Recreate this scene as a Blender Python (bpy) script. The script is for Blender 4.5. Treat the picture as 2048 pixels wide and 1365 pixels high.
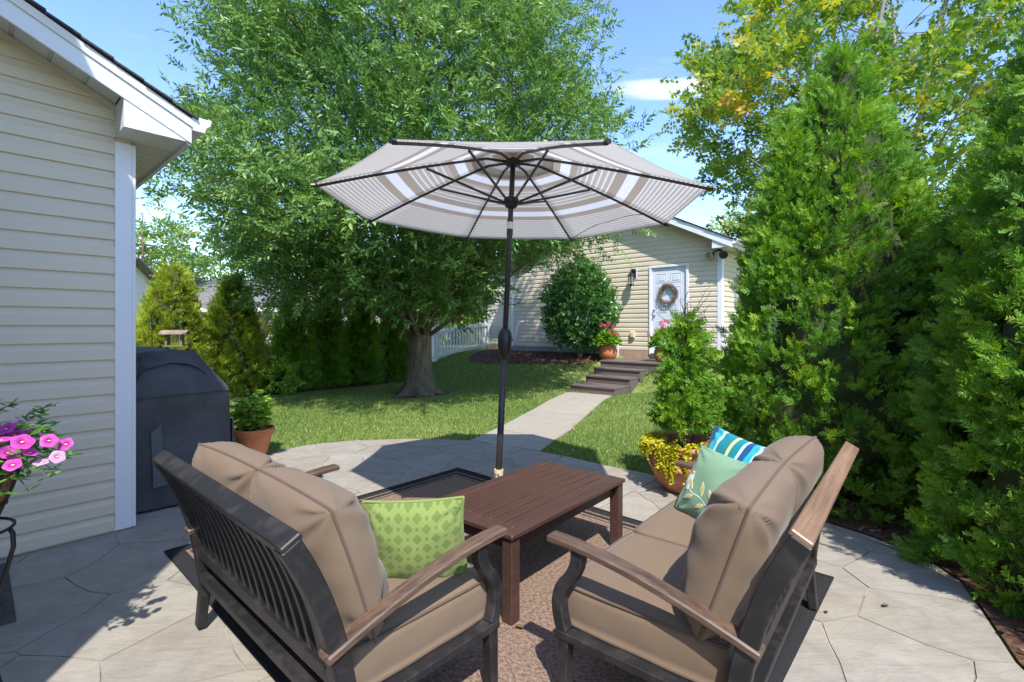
import bpy, bmesh, math, random
import numpy as np
from mathutils import Vector, Matrix

# ------------------------------------------------------------------ clear
for o in list(bpy.data.objects):
    bpy.data.objects.remove(o, do_unlink=True)
SC = bpy.context.scene
COL = SC.collection
random.seed(7)
RNG = np.random.default_rng(11)
R = math.radians

# ------------------------------------------------------------------ camera
CAM_H = 1.40
F_PX, CX, CY = 985.0, 1024.0, 652.6          # photograph pixels (2048 wide)
cd = bpy.data.cameras.new("camera")
cam = bpy.data.objects.new("camera", cd)
COL.objects.link(cam)
cam.location = (0, 0, CAM_H)
cam.rotation_euler = (R(90), 0, 0)
cd.sensor_width = 36.0
cd.lens = 36.0 * F_PX / 2048.0
cd.shift_y = -(682.5 - CY) / 2048.0
cd.clip_start = 0.05
cd.clip_end = 2000
SC.camera = cam

# ------------------------------------------------------------------ sky, sun, exposure
SUN_ELEV = 54.0
SUN_TRAVEL = (-0.19, 1.0)                     # horizontal direction the light travels
w = bpy.data.worlds.new("World")
SC.world = w
w.use_nodes = True
nt = w.node_tree
nt.nodes.clear()
out = nt.nodes.new("ShaderNodeOutputWorld")
bg = nt.nodes.new("ShaderNodeBackground")
sky = nt.nodes.new("ShaderNodeTexSky")
sky.sky_type = 'NISHITA'
sky.sun_disc = False
sky.sun_elevation = R(SUN_ELEV)
sky.sun_rotation = math.atan2(-SUN_TRAVEL[0], -SUN_TRAVEL[1])
sky.air_density = 1.0
sky.dust_density = 0.25
sky.ozone_density = 2.2
bg.inputs[1].default_value = 0.15
# thin cirrus on a flat layer high above: direction / height
tc = nt.nodes.new("ShaderNodeTexCoord")
sep = nt.nodes.new("ShaderNodeSeparateXYZ")
nt.links.new(tc.outputs["Generated"], sep.inputs[0])
def wm(op, a, b=None, clamp=False):
    n = nt.nodes.new("ShaderNodeMath"); n.operation = op; n.use_clamp = clamp
    for i, v in enumerate((a, b)):
        if v is None: continue
        if isinstance(v, (int, float)): n.inputs[i].default_value = v
        else: nt.links.new(v, n.inputs[i])
    return n.outputs[0]
zc = wm('MAXIMUM', sep.outputs[2], 0.06)
px = wm('DIVIDE', sep.outputs[0], zc)
py = wm('DIVIDE', sep.outputs[1], zc)
cmb = nt.nodes.new("ShaderNodeCombineXYZ")
nt.links.new(wm('MULTIPLY', px, 0.55), cmb.inputs[0])
nt.links.new(wm('MULTIPLY', py, 1.75), cmb.inputs[1])
cmb.inputs[2].default_value = 3.7
ns = nt.nodes.new("ShaderNodeTexNoise")
ns.inputs["Scale"].default_value = 0.95
ns.inputs["Detail"].default_value = 9
ns.inputs["Roughness"].default_value = 0.56
ns.inputs["Distortion"].default_value = 0.35
nt.links.new(cmb.outputs[0], ns.inputs["Vector"])
rp = nt.nodes.new("ShaderNodeValToRGB")
rp.color_ramp.elements[0].position = 0.58
rp.color_ramp.elements[1].position = 0.80
nt.links.new(ns.outputs["Fac"], rp.inputs[0])
mxs = nt.nodes.new("ShaderNodeMixRGB")
hz_fade = wm('MULTIPLY', wm('SUBTRACT', sep.outputs[2], 0.10), 5.0, True)
def sq(a): return wm('MULTIPLY', a, a)
gq = wm('ADD', sq(wm('DIVIDE', wm('SUBTRACT', px, 0.66), 0.30)), sq(wm('DIVIDE', wm('SUBTRACT', py, 2.08), 0.115)))
ns2 = nt.nodes.new("ShaderNodeTexNoise"); ns2.inputs["Scale"].default_value = 3.0; ns2.inputs["Detail"].default_value = 8; ns2.inputs["Roughness"].default_value = 0.6
cm2 = nt.nodes.new("ShaderNodeCombineXYZ"); nt.links.new(px, cm2.inputs[0]); nt.links.new(wm('MULTIPLY', py, 3.2), cm2.inputs[1]); nt.links.new(cm2.outputs[0], ns2.inputs["Vector"])
puff = wm('MULTIPLY', wm('SUBTRACT', wm('ADD', wm('SUBTRACT', 1.0, gq), wm('MULTIPLY', ns2.outputs["Fac"], 1.9)), 1.05), 1.1, True)
puff = wm('MULTIPLY', puff, wm('GREATER_THAN', sep.outputs[1], 0.0))
thin = wm('MULTIPLY', wm('MULTIPLY', rp.outputs[0], 0.55), hz_fade)
nt.links.new(wm('MAXIMUM', thin, wm('MULTIPLY', puff, 0.9)), mxs.inputs[0])
hsv = nt.nodes.new("ShaderNodeHueSaturation"); hsv.inputs["Saturation"].default_value = 1.14; hsv.inputs["Value"].default_value = 0.97; hsv.inputs["Hue"].default_value = 0.512
nt.links.new(sky.outputs[0], hsv.inputs["Color"]); nt.links.new(hsv.outputs[0], mxs.inputs[1])
mxs.inputs[2].default_value = (2.9, 3.0, 3.15, 1)
nt.links.new(mxs.outputs[0], bg.inputs[0])
nt.links.new(bg.outputs[0], out.inputs[0])

sl = bpy.data.lights.new("sun", 'SUN')
sl.energy = 2.6
sl.angle = R(0.6)
sl.color = (1.0, 0.955, 0.88)
so = bpy.data.objects.new("sun", sl)
COL.objects.link(so)
_t = Vector((SUN_TRAVEL[0], SUN_TRAVEL[1], 0)).normalized() * math.cos(R(SUN_ELEV))
so.rotation_euler = Vector((_t.x, _t.y, -math.sin(R(SUN_ELEV)))).to_track_quat('-Z', 'Y').to_euler()
so.location = (-6, -14, 18)

SC.view_settings.view_transform = 'Standard'
SC.view_settings.look = 'None'
SC.view_settings.exposure = 1.58
SC.view_settings.gamma = 1.0

# ------------------------------------------------------------------ frames of the place
A = R(47.8)                                   # both buildings and the patio set follow U and V
U = Vector((math.cos(A), math.sin(A), 0))
V = Vector((-math.sin(A), math.cos(A), 0))
def px2(u, v, z=0.0):                         # photograph pixel -> point on the level z
    y = F_PX * (CAM_H - z) / (v - CY)
    return Vector(((u - CX) / F_PX * y, y, z))
HC = Vector((-2.648, 3.427, 0))               # corner of the house wing
GC = Vector((4.654, 10.94, 0))                # near corner of the garage
def gp(t, d, z=0.0):                          # garage frame: t along the front wall, d in front of it
    p = GC + V * t - U * d
    return Vector((p.x, p.y, z))
def gd(x, y):
    return (GC.x - x) * U.x + (GC.y - y) * U.y
def gt(x, y):
    return (x - GC.x) * V.x + (y - GC.y) * V.y
def smooth(x):
    x = np.clip(x, 0, 1)
    return x * x * (3 - 2 * x)
STEP0 = Vector((1.25, 10.6, 0))               # front left corner of the bottom step
STEPW = 1.09
def hz(x, y):                                 # height of the ground
    x = np.asarray(x, float); y = np.asarray(y, float)
    d = gd(x, y); t = gt(x, y)
    h = 0.66 * smooth((3.5 - d) / 3.5)
    t0 = gt(STEP0.x, STEP0.y)
    off = np.maximum(np.maximum(t - (t0 + 0.05), (t0 - STEPW - 0.05) - t), 0)
    flat = 1 - smooth(off / 1.3)
    flat = flat * smooth((d - 1.2) / 0.8)
    h = h * (1 - flat)
    deck = (t < t0 + 0.12) & (t > t0 - 2.3) & (d < 1.3)
    h = np.where(deck, np.minimum(h, 0.38), h)
    h = h + 0.02 * np.sin(x * 0.9 + 1.3) * np.sin(y * 0.7) * smooth((np.hypot(x, y - 2) - 5) / 4)
    return h - 0.02

# ------------------------------------------------------------------ materials
MATS = {}
def srgb(r, g, b):
    f = lambda c: (c / 255) / 12.92 if c / 255 <= 0.04045 else ((c / 255 + 0.055) / 1.055) ** 2.4
    return (f(r), f(g), f(b), 1)
class MT:
    """small node builder around one Principled BSDF"""
    def __init__(s, name, col, rough=0.6, spec=0.5, metal=0.0):
        s.m = bpy.data.materials.new(name); s.m.use_nodes = True
        s.t = s.m.node_tree; s.p = s.t.nodes["Principled BSDF"]
        s.p.inputs["Base Color"].default_value = (*col[:3], 1)
        s.p.inputs["Roughness"].default_value = rough
        s.p.inputs["Specular IOR Level"].default_value = spec
        s.p.inputs["Metallic"].default_value = metal
        MATS[name] = s.m; s.col = None; s._c = None
    def n(s, typ, **kw):
        nd = s.t.nodes.new(typ)
        for k, v in kw.items(): setattr(nd, k, v)
        return nd
    def l(s, a, b): s.t.links.new(a, b)
    def coord(s, kind="Object"):
        if s._c is None: s._c = s.n("ShaderNodeTexCoord")
        return s._c.outputs[kind]
    def noise(s, scale, detail=4, rough=0.55, stretch=None, kind="Object", dist=0.0, vec=None):
        nz = s.n("ShaderNodeTexNoise")
        nz.inputs["Scale"].default_value = scale
        nz.inputs["Detail"].default_value = detail
        nz.inputs["Roughness"].default_value = rough
        nz.inputs["Distortion"].default_value = dist
        v = vec if vec is not None else s.coord(kind)
        if stretch:
            mp = s.n("ShaderNodeMapping"); mp.inputs["Scale"].default_value = stretch
            s.l(v, mp.inputs["Vector"]); v = mp.outputs[0]
        s.l(v, nz.inputs["Vector"])
        return nz.outputs["Fac"]
    def ramp(s, fac, stops, interp='LINEAR'):
        r = s.n("ShaderNodeValToRGB"); cr = r.color_ramp; cr.interpolation = interp
        while len(cr.elements) < len(stops): cr.elements.new(0.5)
        for e, (p, c) in zip(cr.elements, stops):
            e.position = p; e.color = (*c[:3], 1) if not isinstance(c, (int, float)) else (c, c, c, 1)
        s.l(fac, r.inputs[0]); return r.outputs[0]
    def mix(s, fac, a, b, mode='MIX'):
        m = s.n("ShaderNodeMixRGB"); m.blend_type = mode
        for i, v in enumerate((fac, a, b)):
            if isinstance(v, (int, float)): m.inputs[i].default_value = v if i == 0 else (v, v, v, 1)
            elif isinstance(v, (tuple, list)): m.inputs[i].default_value = (*v[:3], 1)
            else: s.l(v, m.inputs[i])
        return m.outputs[0]
    def math(s, op, a, b=None, c=None, clamp=False):
        m = s.n("ShaderNodeMath"); m.operation = op; m.use_clamp = clamp
        for i, v in enumerate((a, b, c)):
            if v is None: continue
            if isinstance(v, (int, float)): m.inputs[i].default_value = v
            else: s.l(v, m.inputs[i])
        return m.outputs[0]
    def base(s, c): s.l(c, s.p.inputs["Base Color"]); return s
    def rough(s, c): s.l(c, s.p.inputs["Roughness"]); return s
    def bump(s, h, strength=0.3, dist=0.01):
        b = s.n("ShaderNodeBump"); b.inputs["Strength"].default_value = strength
        b.inputs["Distance"].default_value = dist
        s.l(h, b.inputs["Height"]); s.l(b.outputs[0], s.p.inputs["Normal"]); return s
    def attr(s, name):
        a = s.n("ShaderNodeAttribute"); a.attribute_name = name; return a
    def uv(s):
        return s.coord("UV")

def world_pos(m):
    g = m.n("ShaderNodeNewGeometry"); return g.outputs["Position"]

def mk_plain(name, col, rough=0.55, var=0.12, scale=6, spec=0.4, bump=0.0, bscale=60, metal=0.0, stretch=None):
    m = MT(name, col, rough, spec, metal)
    c2 = tuple(min(1, c * (1 + var)) for c in col[:3]); c1 = tuple(c * (1 - var) for c in col[:3])
    m.base(m.ramp(m.noise(scale, 5, 0.6, stretch), [(0.3, c1), (0.7, c2)]))
    if bump: m.bump(m.noise(bscale, 4, 0.6, stretch), bump, 0.004)
    return m

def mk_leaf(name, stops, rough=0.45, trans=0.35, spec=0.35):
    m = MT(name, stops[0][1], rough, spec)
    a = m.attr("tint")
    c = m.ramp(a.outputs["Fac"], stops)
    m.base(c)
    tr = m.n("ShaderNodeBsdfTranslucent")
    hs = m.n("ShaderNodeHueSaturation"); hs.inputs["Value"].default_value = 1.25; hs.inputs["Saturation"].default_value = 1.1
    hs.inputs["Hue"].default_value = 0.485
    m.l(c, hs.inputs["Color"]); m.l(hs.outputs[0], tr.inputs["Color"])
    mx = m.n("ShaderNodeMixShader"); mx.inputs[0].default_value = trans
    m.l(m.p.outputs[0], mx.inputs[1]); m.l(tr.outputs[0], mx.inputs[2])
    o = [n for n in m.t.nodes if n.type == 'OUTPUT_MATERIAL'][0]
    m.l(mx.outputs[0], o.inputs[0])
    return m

# siding: cream vinyl with fine wood grain and faint streaks of dirt
def mk_siding(name, col):
    m = MT(name, col, 0.5, 0.35)
    p = world_pos(m)
    n1 = m.noise(1.1, 5, 0.6, vec=p)
    n2 = m.noise(14, 5, 0.65, stretch=(0.25, 0.25, 6), vec=p)
    c = m.mix(m.ramp(n1, [(0.3, 0.0), (0.75, 1.0)]), tuple(x * 0.93 for x in col[:3]), tuple(min(1, x * 1.04) for x in col[:3]))
    c = m.mix(m.math('MULTIPLY', n2, 0.10), c, tuple(x * 0.6 for x in col[:3]))
    m.base(c); m.bump(m.noise(60, 3, 0.6, stretch=(0.08, 0.08, 2.5), vec=p), 0.10, 0.002)
    return m
mk_siding("siding_cream", (0.595, 0.525, 0.405))
mk_siding("siding_far", (0.66, 0.63, 0.56))
mk_plain("white_trim", (0.66, 0.67, 0.69), 0.42, 0.035, 2.5)
mk_plain("white_vinyl", (0.70, 0.71, 0.72), 0.4, 0.04, 3)
mk_plain("door_white", (0.58, 0.63, 0.69), 0.38, 0.025, 3)
mk_plain("soffit_white", (0.62, 0.62, 0.60), 0.55, 0.04, 3)
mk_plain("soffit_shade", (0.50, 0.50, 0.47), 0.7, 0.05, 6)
mk_plain("dark_gap", (0.02, 0.02, 0.02), 0.9, 0.1, 6)
m = MT("shingle", (0.05, 0.05, 0.055), 0.9, 0.2)
m.base(m.ramp(m.noise(60, 4, 0.7), [(0.3, (0.03, 0.03, 0.033)), (0.7, (0.10, 0.095, 0.09))])); m.bump(m.noise(120, 3), 0.5, 0.01)
m = MT("shingle_grey", (0.16, 0.15, 0.15), 0.9, 0.2)
m.base(m.ramp(m.noise(9, 5, 0.7), [(0.3, (0.10, 0.095, 0.095)), (0.7, (0.22, 0.20, 0.19))])); m.bump(m.noise(60, 3), 0.5, 0.01)
mk_plain("foundation", (0.36, 0.25, 0.18), 0.85, 0.25, 5, bump=0.3)  # warm copy of the grey foundation, its sunlit look put into the colour
mk_plain("foundation_grey", (0.27, 0.24, 0.215), 0.85, 0.2, 5, bump=0.3)

# stamped concrete
def mk_concrete(name, c_lo, c_hi, tan):
    m = MT(name, c_hi, 0.62, 0.35)
    p = world_pos(m)
    big = m.noise(0.9, 6, 0.6, vec=p, dist=0.4)
    mid = m.noise(5.5, 8, 0.68, vec=p, dist=0.7)
    rotm = m.n("ShaderNodeMapping"); rotm.inputs["Rotation"].default_value = (0, 0, R(-35)); rotm.inputs["Scale"].default_value = (1.2, 5.5, 1)
    m.l(p, rotm.inputs["Vector"])
    cleft = m.noise(2.6, 8, 0.7, vec=rotm.outputs[0], dist=0.8)
    fine = m.noise(95, 4, 0.7, vec=p)
    c = m.mix(m.ramp(mid, [(0.3, 0.0), (0.72, 1.0)]), c_lo, c_hi)
    c = m.mix(m.math('MULTIPLY', m.ramp(big, [(0.42, 0.0), (0.7, 1.0)]), 0.55), c, tan)
    c = m.mix(m.math('MULTIPLY', m.ramp(cleft, [(0.47, 0.0), (0.72, 1.0)]), 0.55), c, tuple(x * 0.72 for x in tan))
    c = m.mix(m.math('MULTIPLY', fine, 0.22), c, tuple(x * 0.55 for x in c_lo))
    at = m.attr("tone")
    c = m.mix(1.0, c, m.ramp(at.outputs["Fac"], [(0.0, 0.90), (1.0, 1.05)]), 'MULTIPLY')
    m.base(c)
    h = m.math('ADD', m.math('MULTIPLY', cleft, 1.0), m.math('MULTIPLY', fine, 0.10))
    m.bump(h, 0.5, 0.014)
    return m
mk_concrete("patio_stone", (0.255, 0.235, 0.205), (0.385, 0.360, 0.320), (0.335, 0.280, 0.195))
mk_concrete("path_concrete", (0.33, 0.295, 0.245), (0.40, 0.365, 0.31), (0.34, 0.295, 0.235))
m = MT("joint_concrete", (0.26, 0.235, 0.19), 0.9, 0.2)
m.base(m.ramp(m.noise(3.5, 5, 0.6, vec=world_pos(m)), [(0.36, (0.13, 0.10, 0.07)), (0.55, (0.36, 0.325, 0.275))]))

m = MT("lawn_soil", (0.06, 0.085, 0.02), 0.95, 0.1)
p_ = world_pos(m)
m.base(m.mix(m.ramp(m.noise(38, 5, 0.7, vec=p_), [(0.3, 0.0), (0.75, 1.0)]), (0.115, 0.165, 0.040), m.ramp(m.noise(1.3, 5, 0.6, vec=p_), [(0.35, (0.19, 0.28, 0.060)), (0.68, (0.36, 0.33, 0.15))])))
m.bump(m.noise(70, 3, vec=p_), 0.6, 0.02)
m = MT("mulch", (0.08, 0.04, 0.025), 0.9, 0.15)
p_ = world_pos(m)
m.base(m.ramp(m.noise(30, 6, 0.75, vec=p_), [(0.3, (0.05, 0.027, 0.018)), (0.5, (0.135, 0.072, 0.046)), (0.72, (0.24, 0.145, 0.10))]))
m.bump(m.noise(45, 5, 0.7, vec=p_), 0.9, 0.03)
m = MT("mulch_chip", (0.10, 0.05, 0.03), 0.9, 0.2)
m.base(m.ramp(m.attr("tint").outputs["Fac"], [(0.0, (0.03, 0.016, 0.011)), (0.5, (0.10, 0.048, 0.028)), (1.0, (0.24, 0.13, 0.085))]))

# foliage
mk_leaf("leaf_oak", [(0.0, (0.072, 0.167, 0.043)), (0.5, (0.145, 0.283, 0.065)), (1.0, (0.297, 0.435, 0.109))], 0.38, 0.4, 0.5)
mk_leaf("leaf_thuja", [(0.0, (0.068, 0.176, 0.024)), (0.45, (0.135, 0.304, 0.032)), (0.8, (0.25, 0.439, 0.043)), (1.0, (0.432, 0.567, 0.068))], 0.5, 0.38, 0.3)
mk_leaf("leaf_thuja_sunlit", [(0.0, (0.092, 0.172, 0.018)), (0.5, (0.201, 0.31, 0.032)), (1.0, (0.437, 0.483, 0.052))], 0.5, 0.38, 0.3)  # yellower copy of leaf_thuja, sunlight on the leftmost row trees put into colour
mk_leaf("leaf_maple", [(0.0, (0.069, 0.161, 0.028)), (0.42, (0.149, 0.276, 0.039)), (0.7, (0.38, 0.437, 0.052)), (0.9, (0.621, 0.483, 0.069)), (1.0, (0.644, 0.276, 0.069))], 0.45, 0.45, 0.3)
mk_leaf("leaf_holly", [(0.0, (0.043, 0.127, 0.034)), (0.6, (0.101, 0.248, 0.056)), (1.0, (0.217, 0.419, 0.093))], 0.3, 0.28, 0.6)
mk_leaf("leaf_bright", [(0.0, (0.088, 0.204, 0.022)), (0.6, (0.171, 0.352, 0.039)), (1.0, (0.319, 0.506, 0.066))], 0.4, 0.38, 0.4)
mk_leaf("leaf_basil", [(0.0, (0.16, 0.30, 0.03)), (0.6, (0.27, 0.44, 0.05)), (1.0, (0.42, 0.56, 0.10))], 0.35, 0.35, 0.5)
mk_leaf("leaf_petunia", [(0.0, (0.056, 0.147, 0.031)), (0.6, (0.119, 0.259, 0.049)), (1.0, (0.266, 0.42, 0.084))], 0.5, 0.35, 0.3)
mk_leaf("leaf_jenny", [(0.0, (0.22, 0.27, 0.015)), (0.5, (0.47, 0.46, 0.02)), (1.0, (0.68, 0.60, 0.04))], 0.5, 0.35, 0.3)
mk_leaf("leaf_far", [(0.0, (0.084, 0.175, 0.042)), (0.5, (0.161, 0.28, 0.063)), (1.0, (0.336, 0.434, 0.098))], 0.55, 0.4, 0.25)
mk_leaf("leaf_yellow", [(0.0, (0.27, 0.24, 0.03)), (1.0, (0.55, 0.46, 0.08))], 0.55, 0.35, 0.25)
mk_leaf("grass_blade", [(0.0, (0.105, 0.189, 0.044)), (0.5, (0.21, 0.315, 0.074)), (0.8, (0.359, 0.418, 0.129)), (1.0, (0.735, 0.567, 0.331))], 0.5, 0.4, 0.3)
mk_leaf("petal_pink", [(0.0, (0.42, 0.03, 0.27)), (1.0, (0.62, 0.10, 0.44))], 0.5, 0.3, 0.3)
mk_leaf("petal_pale", [(0.0, (0.60, 0.25, 0.46)), (1.0, (0.70, 0.42, 0.58))], 0.5, 0.3, 0.3)
mk_leaf("petal_red", [(0.0, (0.60, 0.03, 0.09)), (1.0, (0.78, 0.12, 0.26))], 0.5, 0.3, 0.3)
mk_plain("flower_eye", (0.75, 0.70, 0.25), 0.6, 0.1, 30)
m = MT("bark_oak", (0.13, 0.10, 0.07), 0.95, 0.15)
ob = m.noise(7, 7, 0.7, stretch=(2.2, 2.2, 0.45))
m.base(m.ramp(ob, [(0.3, (0.080, 0.060, 0.040)), (0.55, (0.20, 0.158, 0.105)), (0.8, (0.31, 0.255, 0.18))]))
m.bump(m.noise(16, 7, 0.7, stretch=(2.6, 2.6, 0.35)), 0.9, 0.04)
mk_plain("bark_grey", (0.30, 0.27, 0.23), 0.9, 0.3, 8, bump=0.5)
mk_plain("bark_brown", (0.12, 0.08, 0.055), 0.9, 0.3, 12, bump=0.5)
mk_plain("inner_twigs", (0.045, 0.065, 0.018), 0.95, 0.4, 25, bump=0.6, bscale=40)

# furniture
def mk_bronze(name, col, rub):
    m = MT(name, col, 0.42, 0.32)
    n1 = m.noise(9, 6, 0.65, dist=0.3); n2 = m.noise(55, 5, 0.7, stretch=(0.25, 1, 1))
    c = m.mix(m.ramp(n1, [(0.48, 0.0), (0.75, 1.0)]), col, rub)
    c = m.mix(m.math('MULTIPLY', n2, 0.35), c, tuple(x * 0.5 for x in col))
    m.base(c); m.rough(m.ramp(n1, [(0.3, 0.42), (0.8, 0.58)])); m.bump(m.noise(130, 3), 0.06, 0.002)
    return m
mk_bronze("bronze", (0.017, 0.016, 0.017), (0.055, 0.048, 0.045))
mk_plain("pole_bronze", (0.040, 0.034, 0.032), 0.4, 0.15, 10)
def mk_woodlook(name, c0, c1, c2, rough=0.4, ax=(1.4, 26, 26)):
    m = MT(name, c1, rough, 0.5)
    n = m.noise(1.9, 7, 0.65, stretch=ax, dist=0.8)
    n2 = m.noise(2.2, 4, 0.6)
    c = m.ramp(n, [(0.28, c0), (0.5, c1), (0.75, c2)])
    c = m.mix(m.math('MULTIPLY', m.ramp(n2, [(0.45, 0.0), (0.75, 1.0)]), 0.6), c, c0)
    m.base(c); m.bump(n, 0.12, 0.003)
    return m
mk_woodlook("arm_wood", (0.035, 0.023, 0.017), (0.105, 0.064, 0.043), (0.185, 0.118, 0.078), 0.42, (26, 1.4, 26))
mk_woodlook("rail_wood", (0.12, 0.072, 0.045), (0.21, 0.128, 0.08), (0.30, 0.195, 0.125), 0.45, (1.4, 26, 26))
mk_woodlook("table_wood", (0.046, 0.022, 0.016), (0.064, 0.032, 0.024), (0.090, 0.048, 0.038), 0.42, (1.4, 26, 26))
mk_woodlook("deck_wood", (0.085, 0.062, 0.055), (0.13, 0.10, 0.092), (0.19, 0.155, 0.145), 0.6, (26, 1.4, 26))
mk_woodlook("feeder_wood", (0.14, 0.10, 0.075), (0.24, 0.185, 0.14), (0.34, 0.28, 0.22), 0.8, (6, 6, 6))
def mk_fabric(name, col, weave=420, var=0.10):
    m = MT(name, col, 0.9, 0.15)
    n1 = m.noise(5.5, 5, 0.6); n2 = m.noise(weave, 2, 0.5, stretch=(1, 1, 0.35)); n3 = m.noise(weave, 2, 0.5, stretch=(0.35, 0.35, 1))
    c = m.mix(n1, tuple(x * (1 - var) for x in col), tuple(min(1, x * (1 + var)) for x in col))
    c = m.mix(m.math('MULTIPLY', n2, 0.28), c, tuple(x * 0.62 for x in col))
    c = m.mix(m.math('MULTIPLY', n3, 0.22), c, tuple(min(1, x * 1.35) for x in col))
    m.base(c)
    m.p.inputs["Sheen Weight"].default_value = 0.12
    m.bump(m.math('ADD', n2, m.math('MULTIPLY', m.noise(16, 5, 0.6), 2.2)), 0.14, 0.004)
    return m
mk_fabric("cushion_tan", (0.165, 0.116, 0.076))
mk_fabric("piping_tan", (0.105, 0.074, 0.052))
# pillow prints
m = mk_fabric("pillow_green", (0.180, 0.232, 0.066))
src = m.p.inputs["Base Color"].links[0].from_socket
mp = m.n("ShaderNodeMapping"); mp.inputs["Rotation"].default_value = (0, 0, R(45)); mp.inputs["Scale"].default_value = (19, 19, 1)
m.l(m.uv(), mp.inputs["Vector"])
fr = m.n("ShaderNodeVectorMath"); fr.operation = 'FRACTION'; m.l(mp.outputs[0], fr.inputs[0])
sx = m.n("ShaderNodeSeparateXYZ"); m.l(fr.outputs[0], sx.inputs[0])
ax_ = m.math('ABSOLUTE', m.math('SUBTRACT', sx.outputs[0], 0.5)); ay_ = m.math('ABSOLUTE', m.math('SUBTRACT', sx.outputs[1], 0.5))
def hyp(x, y): return m.math('SQRT', m.math('ADD', m.math('MULTIPLY', x, x), m.math('MULTIPLY', y, y)))
r_ = m.math('MULTIPLY', m.math('ADD', ax_, ay_), 0.7071); s_ = m.math('ABSOLUTE', m.math('MULTIPLY', m.math('SUBTRACT', ax_, ay_), 0.7071))
q1 = hyp(m.math('SUBTRACT', r_, 0.17), s_); q2 = hyp(r_, m.math('SUBTRACT', s_, 0.17))
quat = m.math('LESS_THAN', m.math('MINIMUM', q1, q2), 0.165)
core_ = m.math('LESS_THAN', hyp(ax_, ay_), 0.2)
dot = m.math('LESS_THAN', hyp(m.math('SUBTRACT', ax_, 0.5), m.math('SUBTRACT', ay_, 0.5)), 0.13)
dot2 = dot
msk = m.math('MAXIMUM', m.math('MAXIMUM', quat, core_), m.math('MAXIMUM', dot, dot2))
m.base(m.mix(m.math('MULTIPLY', msk, 0.85), src, (0.105, 0.158, 0.040)))
m = mk_fabric("pillow_green_plain", (0.180, 0.232, 0.066))
m = mk_fabric("pillow_mint", (0.175, 0.300, 0.190), var=0.06)
m = mk_fabric("pillow_teal", (0.02, 0.25, 0.28))
src = m.p.inputs["Base Color"]
su = m.n("ShaderNodeSeparateXYZ"); m.l(m.uv(), su.inputs[0])
teal, cyan, navy, pale, yel = (0.008, 0.20, 0.235), (0.03, 0.36, 0.42), (0.012, 0.075, 0.20), (0.46, 0.66, 0.66), (0.62, 0.60, 0.22)
st = []
pos = 0.0
for wd, c_ in [(5, teal), (1.2, pale), (3, cyan), (1, navy), (3, navy), (1, pale), (4, teal), (1.2, yel), (3.5, teal), (1, pale), (2.2, cyan), (2.2, navy), (1.1, pale), (3.2, teal), (1, yel)]:
    st.append((pos, c_)); pos += wd / 33.6 / 1.0
fr2 = m.math('FRACT', m.math('MULTIPLY', su.outputs[0], 1.9))
m.base(m.ramp(fr2, [(p * 0.99, c) for p, c in st], 'CONSTANT'))
mk_plain("print_white", (0.72, 0.76, 0.66), 0.9, 0.06, 40)
mk_plain("print_yellow", (0.52, 0.46, 0.11), 0.9, 0.08, 40)
mk_plain("print_green", (0.13, 0.27, 0.13), 0.9, 0.08, 40)
mk_plain("print_grey", (0.10, 0.13, 0.15), 0.9, 0.1, 40)
# umbrella fabric: stripes run parallel to the hem, position from the attribute "hem"
m = MT("canopy_fabric", (0.5, 0.47, 0.43), 0.85, 0.2)
f = m.attr("hem").outputs["Fac"]
taupe, white, grey = (0.54, 0.495, 0.45), (0.76, 0.77, 0.79), (0.60, 0.565, 0.53)
fine1 = m.math('LESS_THAN', m.math('FRACT', m.math('MULTIPLY', f, 46)), 0.36)
fine2 = m.math('LESS_THAN', m.math('FRACT', m.math('MULTIPLY', f, 30)), 0.30)
fw = m.math('LESS_THAN', m.math('FRACT', m.math('MULTIPLY', f, 34)), 0.82)
zone = m.ramp(f, [(0.0, taupe), (0.12, white), (0.17, grey), (0.215, taupe), (0.275, white), (0.335, taupe), (0.375, grey), (0.575, taupe), (0.630, white), (0.690, taupe), (0.735, grey)], 'CONSTANT')
isfine = m.ramp(f, [(0.0, 0.0), (0.375, 1.0), (0.575, 0.0), (0.735, 1.0)], 'CONSTANT')
fsel = m.math('MAXIMUM', m.math('MULTIPLY', fine1, m.math('GREATER_THAN', f, 0.735)), m.math('MULTIPLY', fine2, m.math('LESS_THAN', f, 0.735)))
c = m.mix(m.math('MULTIPLY', fsel, isfine), zone, (0.75, 0.755, 0.75))
m.base(c)
tr = m.n("ShaderNodeBsdfTranslucent"); m.l(c, tr.inputs["Color"])
mx = m.n("ShaderNodeMixShader"); mx.inputs[0].default_value = 0.74
m.l(m.p.outputs[0], mx.inputs[1]); m.l(tr.outputs[0], mx.inputs[2])
m.l(mx.outputs[0], [n for n in m.t.nodes if n.type == 'OUTPUT_MATERIAL'][0].inputs[0])
mk_plain("label_white", (0.75, 0.75, 0.75), 0.6, 0.05, 20)
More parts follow.
